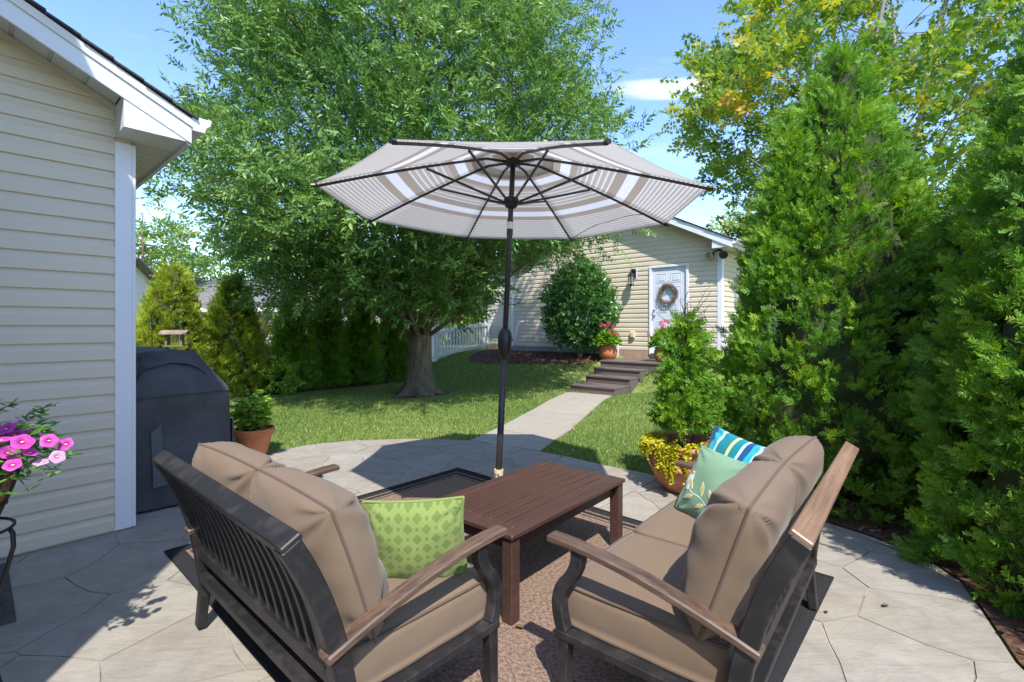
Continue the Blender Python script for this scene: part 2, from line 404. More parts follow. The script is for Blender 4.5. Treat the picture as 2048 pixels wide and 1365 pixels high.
# rug: woven field inside dark bands, from the distance to the edge (object space)
RUG_X, RUG_Y = 2.41, 3.13
m = MT("rug_weave", (0.3, 0.2, 0.16), 0.95, 0.1)
so_ = m.n("ShaderNodeSeparateXYZ"); m.l(m.coord(), so_.inputs[0])
dx = m.math('SUBTRACT', RUG_X / 2, m.math('ABSOLUTE', so_.outputs[0])); dy = m.math('SUBTRACT', RUG_Y / 2, m.math('ABSOLUTE', so_.outputs[1]))
e = m.math('MINIMUM', dx, dy)
blk, tan_ = (0.018, 0.018, 0.020), (0.36, 0.255, 0.20)
wv = m.n("ShaderNodeTexWave"); wv.inputs["Scale"].default_value = 22; wv.inputs["Distortion"].default_value = 5; wv.inputs["Detail"].default_value = 3
m.l(m.coord(), wv.inputs["Vector"])
fld = m.mix(m.ramp(m.noise(105, 2, 0.6, stretch=(1, 0.45, 1)), [(0.36, 0.0), (0.64, 1.0)]), (0.120, 0.078, 0.055), (0.37, 0.275, 0.205))
fld = m.mix(m.math('MULTIPLY', m.noise(160, 2, 0.6), 0.5), fld, (0.11, 0.062, 0.046))
fld = m.mix(m.math('MULTIPLY', m.noise(2.2, 4, 0.6), 0.25), fld, (0.24, 0.15, 0.115))
blkn = m.mix(m.noise(170, 3, 0.7), (0.010, 0.010, 0.012), (0.045, 0.045, 0.048))
bands = m.ramp(m.math('MULTIPLY', e, 2.5), [(0.0, 0.0), (0.23, 1.0), (0.275, 0.0), (0.375, 1.0), (0.43, 0.0), (0.465, 1.0)], 'CONSTANT')
m.base(m.mix(bands, blkn, fld))
chk = m.n("ShaderNodeTexChecker"); chk.inputs["Scale"].default_value = 85; m.l(m.coord(), chk.inputs["Vector"])
m.bump(m.math('ADD', m.math('MULTIPLY', m.noise(260, 2, 0.5), 1.0), m.math('MULTIPLY', chk.outputs["Fac"], 0.35)), 0.75, 0.006)
mk_plain("mat_rubber", (0.075, 0.065, 0.062), 0.9, 0.35, 30, bump=0.8, bscale=120)
# pots etc.
def mk_terracotta(name, col, pale):
    m = MT(name, col, 0.75, 0.25)
    c = m.mix(m.ramp(m.noise(5, 6, 0.65), [(0.45, 0.0), (0.8, 1.0)]), col, pale)
    c = m.mix(m.math('MULTIPLY', m.noise(40, 4, 0.7), 0.3), c, tuple(x * 0.6 for x in col))
    m.base(c); m.bump(m.noise(70, 4, 0.6), 0.15, 0.003); return m
mk_terracotta("terracotta", (0.50, 0.165, 0.062), (0.58, 0.30, 0.18))
mk_terracotta("terracotta_old", (0.40, 0.145, 0.07), (0.52, 0.29, 0.19))
mk_plain("soil", (0.035, 0.025, 0.018), 0.95, 0.35, 40, bump=0.8)
m = MT("grill_cover", (0.022, 0.024, 0.029), 0.62, 0.35)
m.base(m.ramp(m.noise(3.2, 6, 0.65, dist=0.4), [(0.3, (0.040, 0.042, 0.046)), (0.72, (0.084, 0.087, 0.094))]))
m.bump(m.math('ADD', m.math('MULTIPLY', m.noise(7, 5, 0.6, stretch=(1, 1, 0.5)), 6), m.noise(300, 2)), 0.35, 0.01)
mk_plain("cover_strap", (0.085, 0.095, 0.105), 0.85, 0.2, 60, bump=0.5, bscale=300)
mk_plain("black_iron", (0.012, 0.013, 0.014), 0.45, 0.2, 20)
mk_plain("coco_liner", (0.20, 0.105, 0.05), 0.95, 0.45, 35, bump=1.0, bscale=80)
mk_plain("lamp_black", (0.02, 0.02, 0.022), 0.4, 0.1, 12)
mk_plain("silver", (0.55, 0.55, 0.56), 0.28, 0.05, 8, metal=0.9)
mk_plain("outlet_tan", (0.55, 0.46, 0.28), 0.5, 0.08, 8)
mk_plain("wreath_twig", (0.17, 0.115, 0.085), 0.85, 0.4, 40)
mk_plain("dry_leaf", (0.14, 0.08, 0.04), 0.8, 0.3, 40)
m = MT("glass", (0.8, 0.85, 0.85), 0.05, 0.5); m.p.inputs["Transmission Weight"].default_value = 0.9; m.p.inputs["IOR"].default_value = 1.2
m = MT("window_glass", (0.06, 0.08, 0.10), 0.06, 0.8)
M = MATS

# ------------------------------------------------------------------ mesh helpers
def tag(o, label=None, cat=None, group=None, kind=None):
    if label: o["label"] = label
    if cat: o["category"] = cat
    if group: o["group"] = group
    if kind: o["kind"] = kind
    return o
def thing(name, label, cat, loc=(0, 0, 0), rz=0.0, group=None):
    o = bpy.data.objects.new(name, None); COL.objects.link(o)
    o.location = loc; o.rotation_euler = (0, 0, rz); o.empty_display_size = 0.1
    return tag(o, label, cat, group)
def link(name, me, mat, parent=None, loc=None, rot=None):
    o = bpy.data.objects.new(name, me); COL.objects.link(o)
    if mat is not None and len(me.materials) == 0: me.materials.append(M[mat] if isinstance(mat, str) else mat)
    if parent: o.parent = parent
    if loc is not None: o.location = loc
    if rot is not None: o.rotation_euler = rot
    return o
class MB:
    def __init__(s): s.v = []; s.f = []
    def add(s, vs, fs):
        b = len(s.v); s.v += [tuple(v) for v in vs]; s.f += [tuple(b + i for i in f) for f in fs]; return s
    def hexa(s, p):                     # 4 bottom + 4 top, both counter-clockwise
        return s.add(p, [(3, 2, 1, 0), (4, 5, 6, 7), (0, 1, 5, 4), (1, 2, 6, 5), (2, 3, 7, 6), (3, 0, 4, 7)])
    def box(s, c, d, rz=0.0):
        x, y, z = d[0] / 2, d[1] / 2, d[2] / 2; ca, sa = math.cos(rz), math.sin(rz)
        P = [(-x, -y), (x, -y), (x, y), (-x, y)]
        q = [(c[0] + a * ca - b * sa, c[1] + a * sa + b * ca) for a, b in P]
        return s.hexa([(a, b, c[2] - z) for a, b in q] + [(a, b, c[2] + z) for a, b in q])
    def prism(s, poly, z0, z1):         # polygon counter-clockwise in xy
        n = len(poly)
        vs = [(p[0], p[1], z0) for p in poly] + [(p[0], p[1], z1) for p in poly]
        return s.add(vs, [tuple(range(n - 1, -1, -1)), tuple(range(n, 2 * n))] + [(i, (i + 1) % n, n + (i + 1) % n, n + i) for i in range(n)])
    def sweep(s, pts, wid, thk, side, taper=None, caps=True):
        """rectangular bar along pts; side = width direction (constant), thickness across it"""
        pts = [Vector(p) for p in pts]; side = Vector(side).normalized(); n = len(pts); b = len(s.v)
        for i, p in enumerate(pts):
            t = (pts[min(i + 1, n - 1)] - pts[max(i - 1, 0)]).normalized()
            nn = t.cross(side).normalized(); k = taper[i] if taper else 1.0
            for a, c in ((-1, -1), (1, -1), (1, 1), (-1, 1)):
                s.v.append(tuple(p + side * (a * wid / 2) + nn * (c * thk / 2 * k)))
        for i in range(n - 1):
            for j in range(4):
                k = (j + 1) % 4
                s.f.append((b + 4 * i + j, b + 4 * i + k, b + 4 * i + 4 + k, b + 4 * i + 4 + j))
        if caps:
            s.f.append((b + 3, b + 2, b + 1, b)); e = b + 4 * (n - 1); s.f.append((e, e + 1, e + 2, e + 3))
        return s
    def tube(s, pts, rad, n=8, caps=True, closed=False):
        pts = [Vector(p) for p in pts]; N = len(pts); b = len(s.v)
        rad = [rad] * N if isinstance(rad, (int, float)) else rad
        ref = None
        for i, p in enumerate(pts):
            if closed: t = (pts[(i + 1) % N] - pts[i - 1]).normalized()
            else: t = (pts[min(i + 1, N - 1)] - pts[max(i - 1, 0)]).normalized()
            if ref is None: ref = Vector((0, 0, 1)) if abs(t.z) < 0.9 else Vector((1, 0, 0))
            x = (ref - t * ref.dot(t))
            if x.length < 1e-5: x = t.orthogonal()
            x.normalize(); y = t.cross(x); ref = x
            for j in range(n):
                a = 2 * math.pi * j / n
                s.v.append(tuple(p + x * (math.cos(a) * rad[i]) + y * (math.sin(a) * rad[i])))
        rng = N if closed else N - 1
        for i in range(rng):
            i2 = (i + 1) % N
            for j in range(n):
                k = (j + 1) % n
                s.f.append((b + i * n + j, b + i * n + k, b + i2 * n + k, b + i2 * n + j))
        if caps and not closed:
            s.f.append(tuple(b + j for j in range(n - 1, -1, -1))); e = b + (N - 1) * n; s.f.append(tuple(e + j for j in range(n)))
        return s
    def lathe(s, prof, n=32, c=(0, 0, 0), wob=0.0):
        b = len(s.v)
        for r, z in prof:
            for j in range(n):
                a = 2 * math.pi * j / n
                s.v.append((c[0] + r * math.cos(a), c[1] + r * math.sin(a), c[2] + z))
        for i in range(len(prof) - 1):
            for j in range(n):
                k = (j + 1) % n
                s.f.append((b + i * n + j, b + i * n + k, b + (i + 1) * n + k, b + (i + 1) * n + j))
        return s
    def mesh(s, name, smooth=False, bevel=0.0, seg=1, auto=None):
        me = bpy.data.meshes.new(name); me.from_pydata(s.v, [], s.f)
        if bevel > 0:
            bm = bmesh.new(); bm.from_mesh(me)
            bmesh.ops.recalc_face_normals(bm, faces=bm.faces)
            ed = [e for e in bm.edges if len(e.link_faces) == 2 and e.calc_face_angle(0) > 0.5]
            bmesh.ops.bevel(bm, geom=ed, offset=bevel, segments=seg, affect='EDGES', profile=0.6)
            bm.to_mesh(me); bm.free()
        else:
            bm = bmesh.new(); bm.from_mesh(me); bmesh.ops.recalc_face_normals(bm, faces=bm.faces); bm.to_mesh(me); bm.free()
        if smooth: me.polygons.foreach_set("use_smooth", [True] * len(me.polygons))
        me.update(); return me
    def build(s, name, mat, parent=None, smooth=False, bevel=0.0, seg=1):
        return link(name, s.mesh(name, smooth, bevel, seg), mat, parent)
def subsurf(o, lv=2):
    md = o.modifiers.new("Subdivision", 'SUBSURF'); md.levels = lv; md.render_levels = lv; return o

def np_mesh(name, verts, faces, attrs=None, smooth=False):
    """fast mesh: verts (n,3); faces (m,k) all of one size"""
    me = bpy.data.meshes.new(name)
    verts = np.ascontiguousarray(verts, np.float32); faces = np.ascontiguousarray(faces, np.int32)
    k = faces.shape[1]; mcount = len(faces)
    me.vertices.add(len(verts)); me.vertices.foreach_set("co", verts.ravel())
    me.loops.add(mcount * k); me.loops.foreach_set("vertex_index", faces.ravel())
    me.polygons.add(mcount)
    me.polygons.foreach_set("loop_start", np.arange(0, mcount * k, k, dtype=np.int32))
    me.polygons.foreach_set("loop_total", np.full(mcount, k, np.int32))
    if smooth: me.polygons.foreach_set("use_smooth", np.ones(mcount, bool))
    for nm, arr in (attrs or {}).items():
        a = me.attributes.new(nm, 'FLOAT', 'POINT'); a.data.foreach_set("value", np.ascontiguousarray(arr, np.float32))
    me.update(calc_edges=True); return me

# ------------------------------------------------------------------ foliage engine
def unit(a):
    return a / np.maximum(np.linalg.norm(a, axis=-1, keepdims=True), 1e-9)
def frames(dirs, roll, up=(0, 0, 1)):
    """rotation matrices whose x axis = dirs; z axis near 'up', rolled"""
    x = unit(dirs); upv = np.broadcast_to(np.array(up, float), x.shape)
    y = np.cross(upv, x); bad = np.linalg.norm(y, axis=1) < 1e-3
    y[bad] = np.cross(np.array([1.0, 0, 0]), x[bad]); y = unit(y); z = np.cross(x, y)
    c, s = np.cos(roll)[:, None], np.sin(roll)[:, None]
    y2 = y * c + z * s; z2 = -y * s + z * c
    return np.stack([x, y2, z2], axis=2)
def scatter(tv, tf, pos, rot, scale, tint, tvt=None):
    """copies of template (tv verts, tf tris) at pos with rot, scale; returns verts, faces, tints"""
    n, k = len(pos), len(tv)
    vs = np.einsum('nij,kj->nki', rot, tv) * scale[:, None, None] + pos[:, None, :]
    fs = tf[None] + (np.arange(n) * k)[:, None, None]
    tt = np.repeat(tint[:, None], k, 1)
    if tvt is not None: tt = tt + tvt[None]
    return vs.reshape(-1, 3), fs.reshape(-1, tf.shape[1]), np.clip(tt.reshape(-1), 0, 1)
def join_fol(parts):
    V_, F_, T_ = [], [], []; b = 0
    for v, f, t in parts:
        V_.append(v); F_.append(f + b); T_.append(t); b += len(v)
    return np.concatenate(V_), np.concatenate(F_), np.concatenate(T_)
def fol_obj(name, parts, mat, parent, kind="stuff"):
    v, f, t = join_fol(parts)
    o = link(name, np_mesh(name, v, f, {"tint": t}), mat, parent)
    if kind: o["kind"] = kind
    return o
def tmpl_leaf(l, w, fold=0.12, droop=0.1, seg=3):
    """pointed leaf along +x, folded along the midrib (tris)"""
    vs = [(0, 0, 0)]; fs = []
    for i in range(1, seg):
        a = i / seg; ww = w * math.sin(math.pi * (a ** 0.8)) / 2; z = -droop * l * a * a
        vs += [(a * l, -ww, z + fold * ww), (a * l, 0, z), (a * l, ww, z + fold * ww)]
    vs.append((l, 0, -droop * l)); tip = len(vs) - 1
    fs += [(0, 2, 1), (0, 3, 2)]
    for i in range(1, seg - 1):
        b = 1 + 3 * (i - 1); c = b + 3
        fs += [(b, b + 1, c + 1), (b, c + 1, c), (b + 1, b + 2, c + 2), (b + 1, c + 2, c + 1)]
    b = 1 + 3 * (seg - 2)
    fs += [(b, b + 1, tip), (b + 1, b + 2, tip)]
    return np.array(vs, float), np.array(fs, int)
def tmpl_thuja(rs, L=1.0, n=7, wid=0.135):
    """flat scale-leaf spray: curved rachis with side branchlets, forked"""
    vs, fs, tt = [], [], []
    def strip(p0, p1, w0, w1, t0, t1):
        d = np.array(p1) - np.array(p0); nn = np.array([-d[1], d[0], 0]); nn = nn / (np.linalg.norm(nn) + 1e-9)
        b = len(vs); vs.extend([np.array(p0) - nn * w0, np.array(p0) + nn * w0, np.array(p1) + nn * w1, np.array(p1) - nn * w1])
        fs.extend([(b, b + 1, b + 2), (b, b + 2, b + 3)]); tt.extend([t0, t0, t1, t1])
    def pt(a, off=0): return np.array([a * L, off, 0.10 * L * a - 0.22 * L * a * a])
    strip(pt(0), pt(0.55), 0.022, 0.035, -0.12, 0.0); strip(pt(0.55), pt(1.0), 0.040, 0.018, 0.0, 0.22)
    for i in range(n):
        a = 0.12 + 0.78 * i / (n - 1)
        for sd in (-1, 1):
            ll = L * (0.46 * (1 - a) + 0.14) * rs.uniform(0.7, 1.25); an = R(rs.uniform(24, 58))
            p0 = pt(a); p1 = p0 + np.array([math.cos(an) * ll, sd * math.sin(an) * ll, rs.uniform(-0.35, 0.25) * ll])
            d = p1 - p0; b = len(vs); nn = np.array([-d[1], d[0], 0]) / (np.linalg.norm(d) + 1e-9)
            vs.extend([p0 + nn * wid * 0.5 * L + d * 0.12, p1, p0 - nn * wid * 0.5 * L + d * 0.28]); fs.append((b, b + 1, b + 2))
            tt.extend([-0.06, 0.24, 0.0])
    return np.array(vs), np.array(fs), np.array(tt)
THUJA = [tmpl_thuja(random.Random(i), 1.0, 5) for i in range(4)]
THUJA_S = [tmpl_thuja(random.Random(20 + i), 1.0, 3, 0.14) for i in range(3)]
def thuja_parts(rng, height, prof, n_clump, per, fsize, csize, tmpl=THUJA, z0=0.05, up=0.85, lump=0.10, holes=0.0, base=0.35):
    """columnar conifer foliage in the tree's own frame"""
    zg = np.linspace(z0, height * 0.985, 400); cdf = np.cumsum(prof(zg / height) + 0.03); cdf = cdf / cdf[-1]
    zz = np.interp((np.arange(n_clump) + rng.random(n_clump)) / n_clump, cdf, zg); rr = prof(zz / height)
    th = np.arange(n_clump) * 2.399963 + rng.normal(0, 0.25, n_clump)
    lum = 1 + lump * (np.sin(th * 3 + zz * 2.3) + np.sin(th * 5 - zz * 3.1 + 1)) * 0.5 + rng.normal(0, 0.05, len(zz))
    out = np.stack([np.cos(th), np.sin(th), np.zeros_like(th)], 1)
    cen = out * (rr * lum)[:, None]; cen[:, 2] = zz
    axis = unit(out + np.array([0, 0, up]) + rng.normal(0, 0.22, cen.shape))
    ctint = np.clip(rng.normal(base, 0.16, len(zz)), 0, 0.8)
    n = len(zz) * per
    ci = np.repeat(np.arange(len(zz)), per)
    d = unit(axis[ci] + rng.normal(0, 0.42, (n, 3)))
    back = rng.random(n)
    pos = cen[ci] - axis[ci] * (csize * (0.25 + 0.9 * back))[:, None] + rng.normal(0, csize * 0.27, (n, 3)) * np.array([1, 1, 0.8])
    roll = rng.normal(np.pi / 2, 0.7, n)
    sc = fsize * rng.uniform(0.65, 1.25, n)
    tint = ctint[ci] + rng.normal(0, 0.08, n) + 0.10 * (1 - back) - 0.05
    pos[:, 2] = np.maximum(pos[:, 2], 0.03)
    res = []
    k = rng.integers(0, len(tmpl), n)
    rot = frames(d, roll)
    for i, (tv, tf, tt) in enumerate(tmpl):
        s = k == i
        res.append(scatter(tv, tf, pos[s], rot[s], sc[s], tint[s], tt))
    return res
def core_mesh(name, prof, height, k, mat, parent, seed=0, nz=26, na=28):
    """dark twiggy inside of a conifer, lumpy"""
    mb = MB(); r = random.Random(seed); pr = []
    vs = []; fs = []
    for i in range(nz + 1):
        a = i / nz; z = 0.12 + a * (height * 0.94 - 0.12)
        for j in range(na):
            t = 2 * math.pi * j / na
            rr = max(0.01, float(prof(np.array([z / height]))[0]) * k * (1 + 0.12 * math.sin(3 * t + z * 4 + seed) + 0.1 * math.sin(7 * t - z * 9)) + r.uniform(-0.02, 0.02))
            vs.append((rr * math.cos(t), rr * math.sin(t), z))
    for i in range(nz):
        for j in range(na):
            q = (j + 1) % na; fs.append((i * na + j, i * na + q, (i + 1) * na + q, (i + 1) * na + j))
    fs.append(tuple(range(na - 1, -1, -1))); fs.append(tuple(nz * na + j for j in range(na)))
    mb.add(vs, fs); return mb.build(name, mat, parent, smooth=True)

def pts_in_poly(x, y, poly):
    x = np.asarray(x); y = np.asarray(y); c = np.zeros(x.shape, bool); n = len(poly)
    for i in range(n):
        x1, y1 = poly[i][0], poly[i][1]; x2, y2 = poly[(i + 1) % n][0], poly[(i + 1) % n][1]
        cond = (y1 > y) != (y2 > y)
        with np.errstate(divide='ignore', invalid='ignore'):
            xi = (x2 - x1) * (y - y1) / (y2 - y1 if y2 != y1 else 1e-12) + x1
        c ^= cond & (x < xi)
    return c
def clip_half(poly, n, c):                  # keep n.p <= c
    out_ = []
    for i in range(len(poly)):
        a, b = poly[i], poly[(i + 1) % len(poly)]
        da = n[0] * a[0] + n[1] * a[1] - c; db = n[0] * b[0] + n[1] * b[1] - c
        if da <= 0: out_.append(a)
        if (da < 0 < db) or (db < 0 < da):
            t = da / (da - db); out_.append((a[0] + (b[0] - a[0]) * t, a[1] + (b[1] - a[1]) * t))
    return out_

# =================================================================== SETTING
def axis_ticks(lo, hi, step, far):
    t = list(np.arange(lo, hi + 1e-6, step))
    s = step; a = lo
    while a > -far: s *= 1.5; a -= s; t.insert(0, a)
    s = step; b = hi
    while b < far: s *= 1.5; b += s; t.append(b)
    return np.array(t)
gx = axis_ticks(-14, 16, 0.25, 600); gy = axis_ticks(-4, 26, 0.25, 700)
GX, GY = np.meshgrid(gx, gy); GZ = hz(GX, GY)
nv = len(gx)
# the patio is dug a little into the lawn
PAT = [(-6.5, 4.6), (-3.3, 5.15)] + [px2(u, v)[:2] for u, v in [(520, 915), (560, 901), (610, 891), (660, 885), (710, 881), (770, 879), (830, 878), (890, 879), (940, 881), (1010, 891), (1079, 903), (1130, 912), (1180, 924), (1240, 937), (1290, 946), (1350, 962), (1420, 984)]] + \
      [(2.0, 3.9), (2.18, 3.62), (2.38, 3.3), (2.5, 3.0), (2.46, 2.7), (2.3, 2.4), (2.1, 2.05), (1.95, 1.6), (1.9, 1.0), (2.1, 0.0), (2.5, -2.5), (-1.0, -3.0), (-6.5, 0.5)]
PAT = [(float(a), float(b)) for a, b in PAT][::-1]      # counter-clockwise
vin = pts_in_poly(GX, GY, PAT)
GZ = np.where(vin, -0.14, GZ)
idx = np.arange(len(gx) * len(gy)).reshape(len(gy), nv)
gf = np.stack([idx[:-1, :-1], idx[:-1, 1:], idx[1:, 1:], idx[1:, :-1]], -1).reshape(-1, 4)
ground = link("ground", np_mesh("ground", np.stack([GX, GY, GZ], -1).reshape(-1, 3), gf, smooth=True), "lawn_soil")
tag(ground, "green back lawn rising gently towards the garage", "lawn", kind="structure")

# ---- patio: one slab with stamped flagstones as pieces
patio = MB().prism(PAT, -0.16, -0.006).build("patio", "joint_concrete")
tag(patio, "curved pale stamped concrete patio in front of the house", "patio", kind="structure")
def wob(p):
    x, y = p
    return (x + 0.020 * math.sin(5.1 * y + 2.3 * x) + 0.011 * math.sin(13 * y + 1.1) + 0.005 * math.sin(31 * y + 17 * x),
            y + 0.020 * math.sin(4.7 * x - 1.9 * y + 1) + 0.011 * math.sin(12 * x + 0.4) + 0.005 * math.sin(29 * x - 19 * y))
rs = random.Random(4)
seeds = []
for i in range(-14, 10):
    for j in range(-6, 13):
        sx_, sy_ = 0.50, 0.56
        seeds.append((i * sx_ + (0.25 if j % 2 else 0) + rs.uniform(-0.19, 0.19), j * sy_ + rs.uniform(-0.2, 0.2)))
def voronoi_cell(k):
    s = seeds[k]; cell = [(s[0] - 1.2, s[1] - 1.2), (s[0] + 1.2, s[1] - 1.2), (s[0] + 1.2, s[1] + 1.2), (s[0] - 1.2, s[1] + 1.2)]
    for q in seeds:
        dx, dy = q[0] - s[0], q[1] - s[1]; d2 = dx * dx + dy * dy
        if d2 < 1e-9 or d2 > 4: continue
        cell = clip_half(cell, (dx, dy), (q[0] ** 2 + q[1] ** 2 - s[0] ** 2 - s[1] ** 2) / 2)
        if len(cell) < 3: return []
    return cell
def area(p): return 0.5 * sum(p[i][0] * p[(i + 1) % len(p)][1] - p[(i + 1) % len(p)][0] * p[i][1] for i in range(len(p)))
def inset(poly, d):
    n = len(poly); out_ = []
    for i in range(n):
        a, b, c = poly[i - 1], poly[i], poly[(i + 1) % n]
        e1 = Vector((b[0] - a[0], b[1] - a[1])); e2 = Vector((c[0] - b[0], c[1] - b[1]))
        if e1.length < 1e-6 or e2.length < 1e-6: out_.append(b); continue
        n1 = Vector((-e1.y, e1.x)).normalized(); n2 = Vector((-e2.y, e2.x)).normalized()
        m_ = n1 + n2
        if m_.length < 0.2: out_.append(b); continue
        m_ = m_.normalized() * min(d / max(0.35, m_.normalized().dot(n1)), 3 * d)
        out_.append((b[0] + m_.x, b[1] + m_.y))
    return out_
def densify(p, step=0.12):
    out_ = []
    for i in range(len(p)):
        a, b = p[i], p[(i + 1) % len(p)]; L = math.hypot(b[0] - a[0], b[1] - a[1]); k = max(1, int(L / step))
        for j in range(k): out_.append((a[0] + (b[0] - a[0]) * j / k, a[1] + (b[1] - a[1]) * j / k))
    return out_
def clean(p):
    o_ = []
    for q in p:
        if not o_ or math.hypot(q[0] - o_[-1][0], q[1] - o_[-1][1]) > 0.012: o_.append(q)
    if len(o_) > 1 and math.hypot(o_[0][0] - o_[-1][0], o_[0][1] - o_[-1][1]) < 0.012: o_.pop()
    return o_
# saw-cut joints run along U; bands between them
vcut = sorted([px2(940, 881).dot(V), px2(1255, 989).dot(V)])
bands_ = [(-99, vcut[0]), (vcut[0], vcut[1]), (vcut[1], 99)]
Vn = (V.x, V.y)
nst = 0
for k in range(len(seeds)):
    if not (-5.2 < seeds[k][0] < 3.2 and -1.6 < seeds[k][1] < 7.2): continue
    cell = voronoi_cell(k)
    if len(cell) < 3: continue
    poly0 = PAT
    for i in range(len(cell)):
        a, b = cell[i], cell[(i + 1) % len(cell)]; n_ = (b[1] - a[1], -(b[0] - a[0]))
        poly0 = clip_half(poly0, n_, n_[0] * a[0] + n_[1] * a[1])
        if len(poly0) < 3: break
    if len(poly0) < 3 or area(poly0) < 0.004: continue
    for lo, hi in bands_:
        p = clip_half(clip_half(poly0, Vn, hi - 0.003), (-Vn[0], -Vn[1]), -(lo + 0.003))
        p = clean(p)
        if len(p) < 3 or area(p) < 0.004: continue
        inner = []
        dd = clean(densify(p))
        for q in dd:
            qv = q[0] * Vn[0] + q[1] * Vn[1]
            onc = min(abs(qv - lo), abs(qv - hi)) < 0.006
            onb = any(abs((b[0] - a[0]) * (a[1] - q[1]) - (a[0] - q[0]) * (b[1] - a[1])) / max(1e-6, math.hypot(b[0] - a[0], b[1] - a[1])) < 0.004 for a, b in zip(PAT, PAT[1:] + PAT[:1]))
            inner.append(q if (onc or onb) else wob(q))
        p = inset(inner, 0.0032 if rs.random() < 0.7 else 0.0055)
        if area(p) < 0.004: continue
        zt = rs.uniform(-0.0012, 0.0)
        o = MB().prism(p, -0.012, zt).build("flagstone", "patio_stone", patio)
        at = o.data.attributes.new("tone", 'FLOAT', 'POINT'); tv_ = rs.random(); at.data.foreach_set("value", [tv_] * len(o.data.vertices))
        nst += 1

# ---- path to the steps: separate cast slabs
PL = [px2(u, v) for u, v in [(940, 881), (974, 866), (1007, 850), (1040, 833), (1071, 816.6), (1098, 800.5), (1118, 791.5), (1136, 784.5)]]
PR = [px2(u, v) for u, v in [(1079, 903), (1107, 882), (1140, 861), (1158, 844), (1176.6, 827.7), (1196, 810.5), (1211, 799), (1226, 791)]]
path = MB()
path_poly = [(p.x, p.y) for p in PR] + [(p.x, p.y) for p in PL[::-1]]
path.prism([(p[0], p[1]) for p in path_poly], -0.15, -0.02)
path = path.build("path", "joint_concrete")
tag(path, "pale concrete garden path curving from patio to wooden steps", "path", kind="structure")
def lerp(a, b, t): return a + (b - a) * t
def pathpt(side, s):
    a = side; i = min(int(s), len(a) - 2); return lerp(a[i], a[i + 1], s - i)
cuts = [(0.03, 0.03), (1.55, 1.0), (3.6, 3.8), (5.4, 5.75), (7.0, 7.0)]
for (l0, r0), (l1, r1) in zip(cuts[:-1], cuts[1:]):
    ls = [pathpt(PL, l0 + (l1 - l0) * i / 5 + (0.012 if i == 0 else -0.012 if i == 5 else 0)) for i in range(6)]
    rr_ = [pathpt(PR, r0 + (r1 - r0) * i / 5 + (0.012 if i == 0 else -0.012 if i == 5 else 0)) for i in range(6)]
    poly = [(p.x, p.y) for p in rr_] + [(p.x, p.y) for p in ls[::-1]]
    o = MB().prism(poly, -0.1, 0.0).build("slab", "path_concrete", path)
    at = o.data.attributes.new("tone", 'FLOAT', 'POINT'); at.data.foreach_set("value", [rs.uniform(0.4, 1)] * len(o.data.vertices))

# ---- mulch beds as sheets lying on the ground
FEN0 = Vector((-0.80, 16.7, 0))
def fp(s, q, z=0.0):                                  # fence frame: s along -U, q towards the lawn
    p = FEN0 - U * s - V * q; return Vector((p.x, p.y, z))
def bed_points(poly, step=0.14):
    xs = [p[0] for p in poly]; ys = [p[1] for p in poly]
    X, Y = np.meshgrid(np.arange(min(xs), max(xs) + step, step), np.arange(min(ys), max(ys) + step, step)); return X, Y
def make_bed(poly, label, nchip, seed):
    poly = [(p[0], p[1]) for p in poly]
    me = bpy.data.meshes.new("mulch_bed"); bm = bmesh.new()
    dd = densify(poly, 0.2)
    f = bm.faces.new([bm.verts.new((x, y, 0)) for x, y in dd])
    if f.normal.z < 0: f.normal_flip()
    xs = [p[0] for p in dd]; ys = [p[1] for p in dd]
    for k in np.arange(math.floor(min(xs)), max(xs), 0.25):
        bmesh.ops.bisect_plane(bm, geom=bm.verts[:] + bm.edges[:] + bm.faces[:], plane_co=(k, 0, 0), plane_no=(1, 0, 0))
    for k in np.arange(math.floor(min(ys)), max(ys), 0.25):
        bmesh.ops.bisect_plane(bm, geom=bm.verts[:] + bm.edges[:] + bm.faces[:], plane_co=(0, k, 0), plane_no=(0, 1, 0))
    for v in bm.verts: v.co.z = float(hz(v.co.x, v.co.y)) + 0.022
    bmesh.ops.triangulate(bm, faces=bm.faces)
    bm.to_mesh(me); bm.free()
    bed = link("mulch_bed", me, "mulch")
    tag(bed, label, "mulch bed", kind="structure")
    rng = np.random.default_rng(seed)
    X = rng.uniform(min(xs), max(xs), nchip * 3); Y = rng.uniform(min(ys), max(ys), nchip * 3)
    k = pts_in_poly(X, Y, poly); X = X[k][:nchip]; Y = Y[k][:nchip]; n = len(X)
    tv = np.array([(-.5, -.13, 0), (.5, -.10, 0), (.45, .12, 0.05), (-.45, .14, 0.05), (0, 0, .12)], float)
    tf = np.array([(0, 1, 4), (1, 2, 4), (2, 3, 4), (3, 0, 4)])
    d = np.stack([np.cos(a := rng.random(n) * 6.28), np.sin(a), rng.normal(0, .3, n)], 1)
    p = scatter(tv, tf, np.stack([X, Y, hz(X, Y) + 0.024 + rng.random(n) * 0.012], 1), frames(d, rng.normal(0, .4, n)), rng.uniform(0.03, 0.08, n), rng.random(n))
    fol_obj("bark_chips", [p], "mulch_chip", bed)
    return poly
BED_G = make_bed([gp(t, d) for t, d in [(2.62, 0.0), (2.62, 0.85), (2.9, 1.25), (3.6, 1.35), (4.6, 1.5), (5.6, 1.65), (6.4, 1.6), (6.95, 1.2), (7.15, 0.6), (7.0, -0.4), (6.3, -0.4), (6.3, 0.0)]],
                 "brown bark mulch bed along the garage wall under the round shrub", 2600, 3)
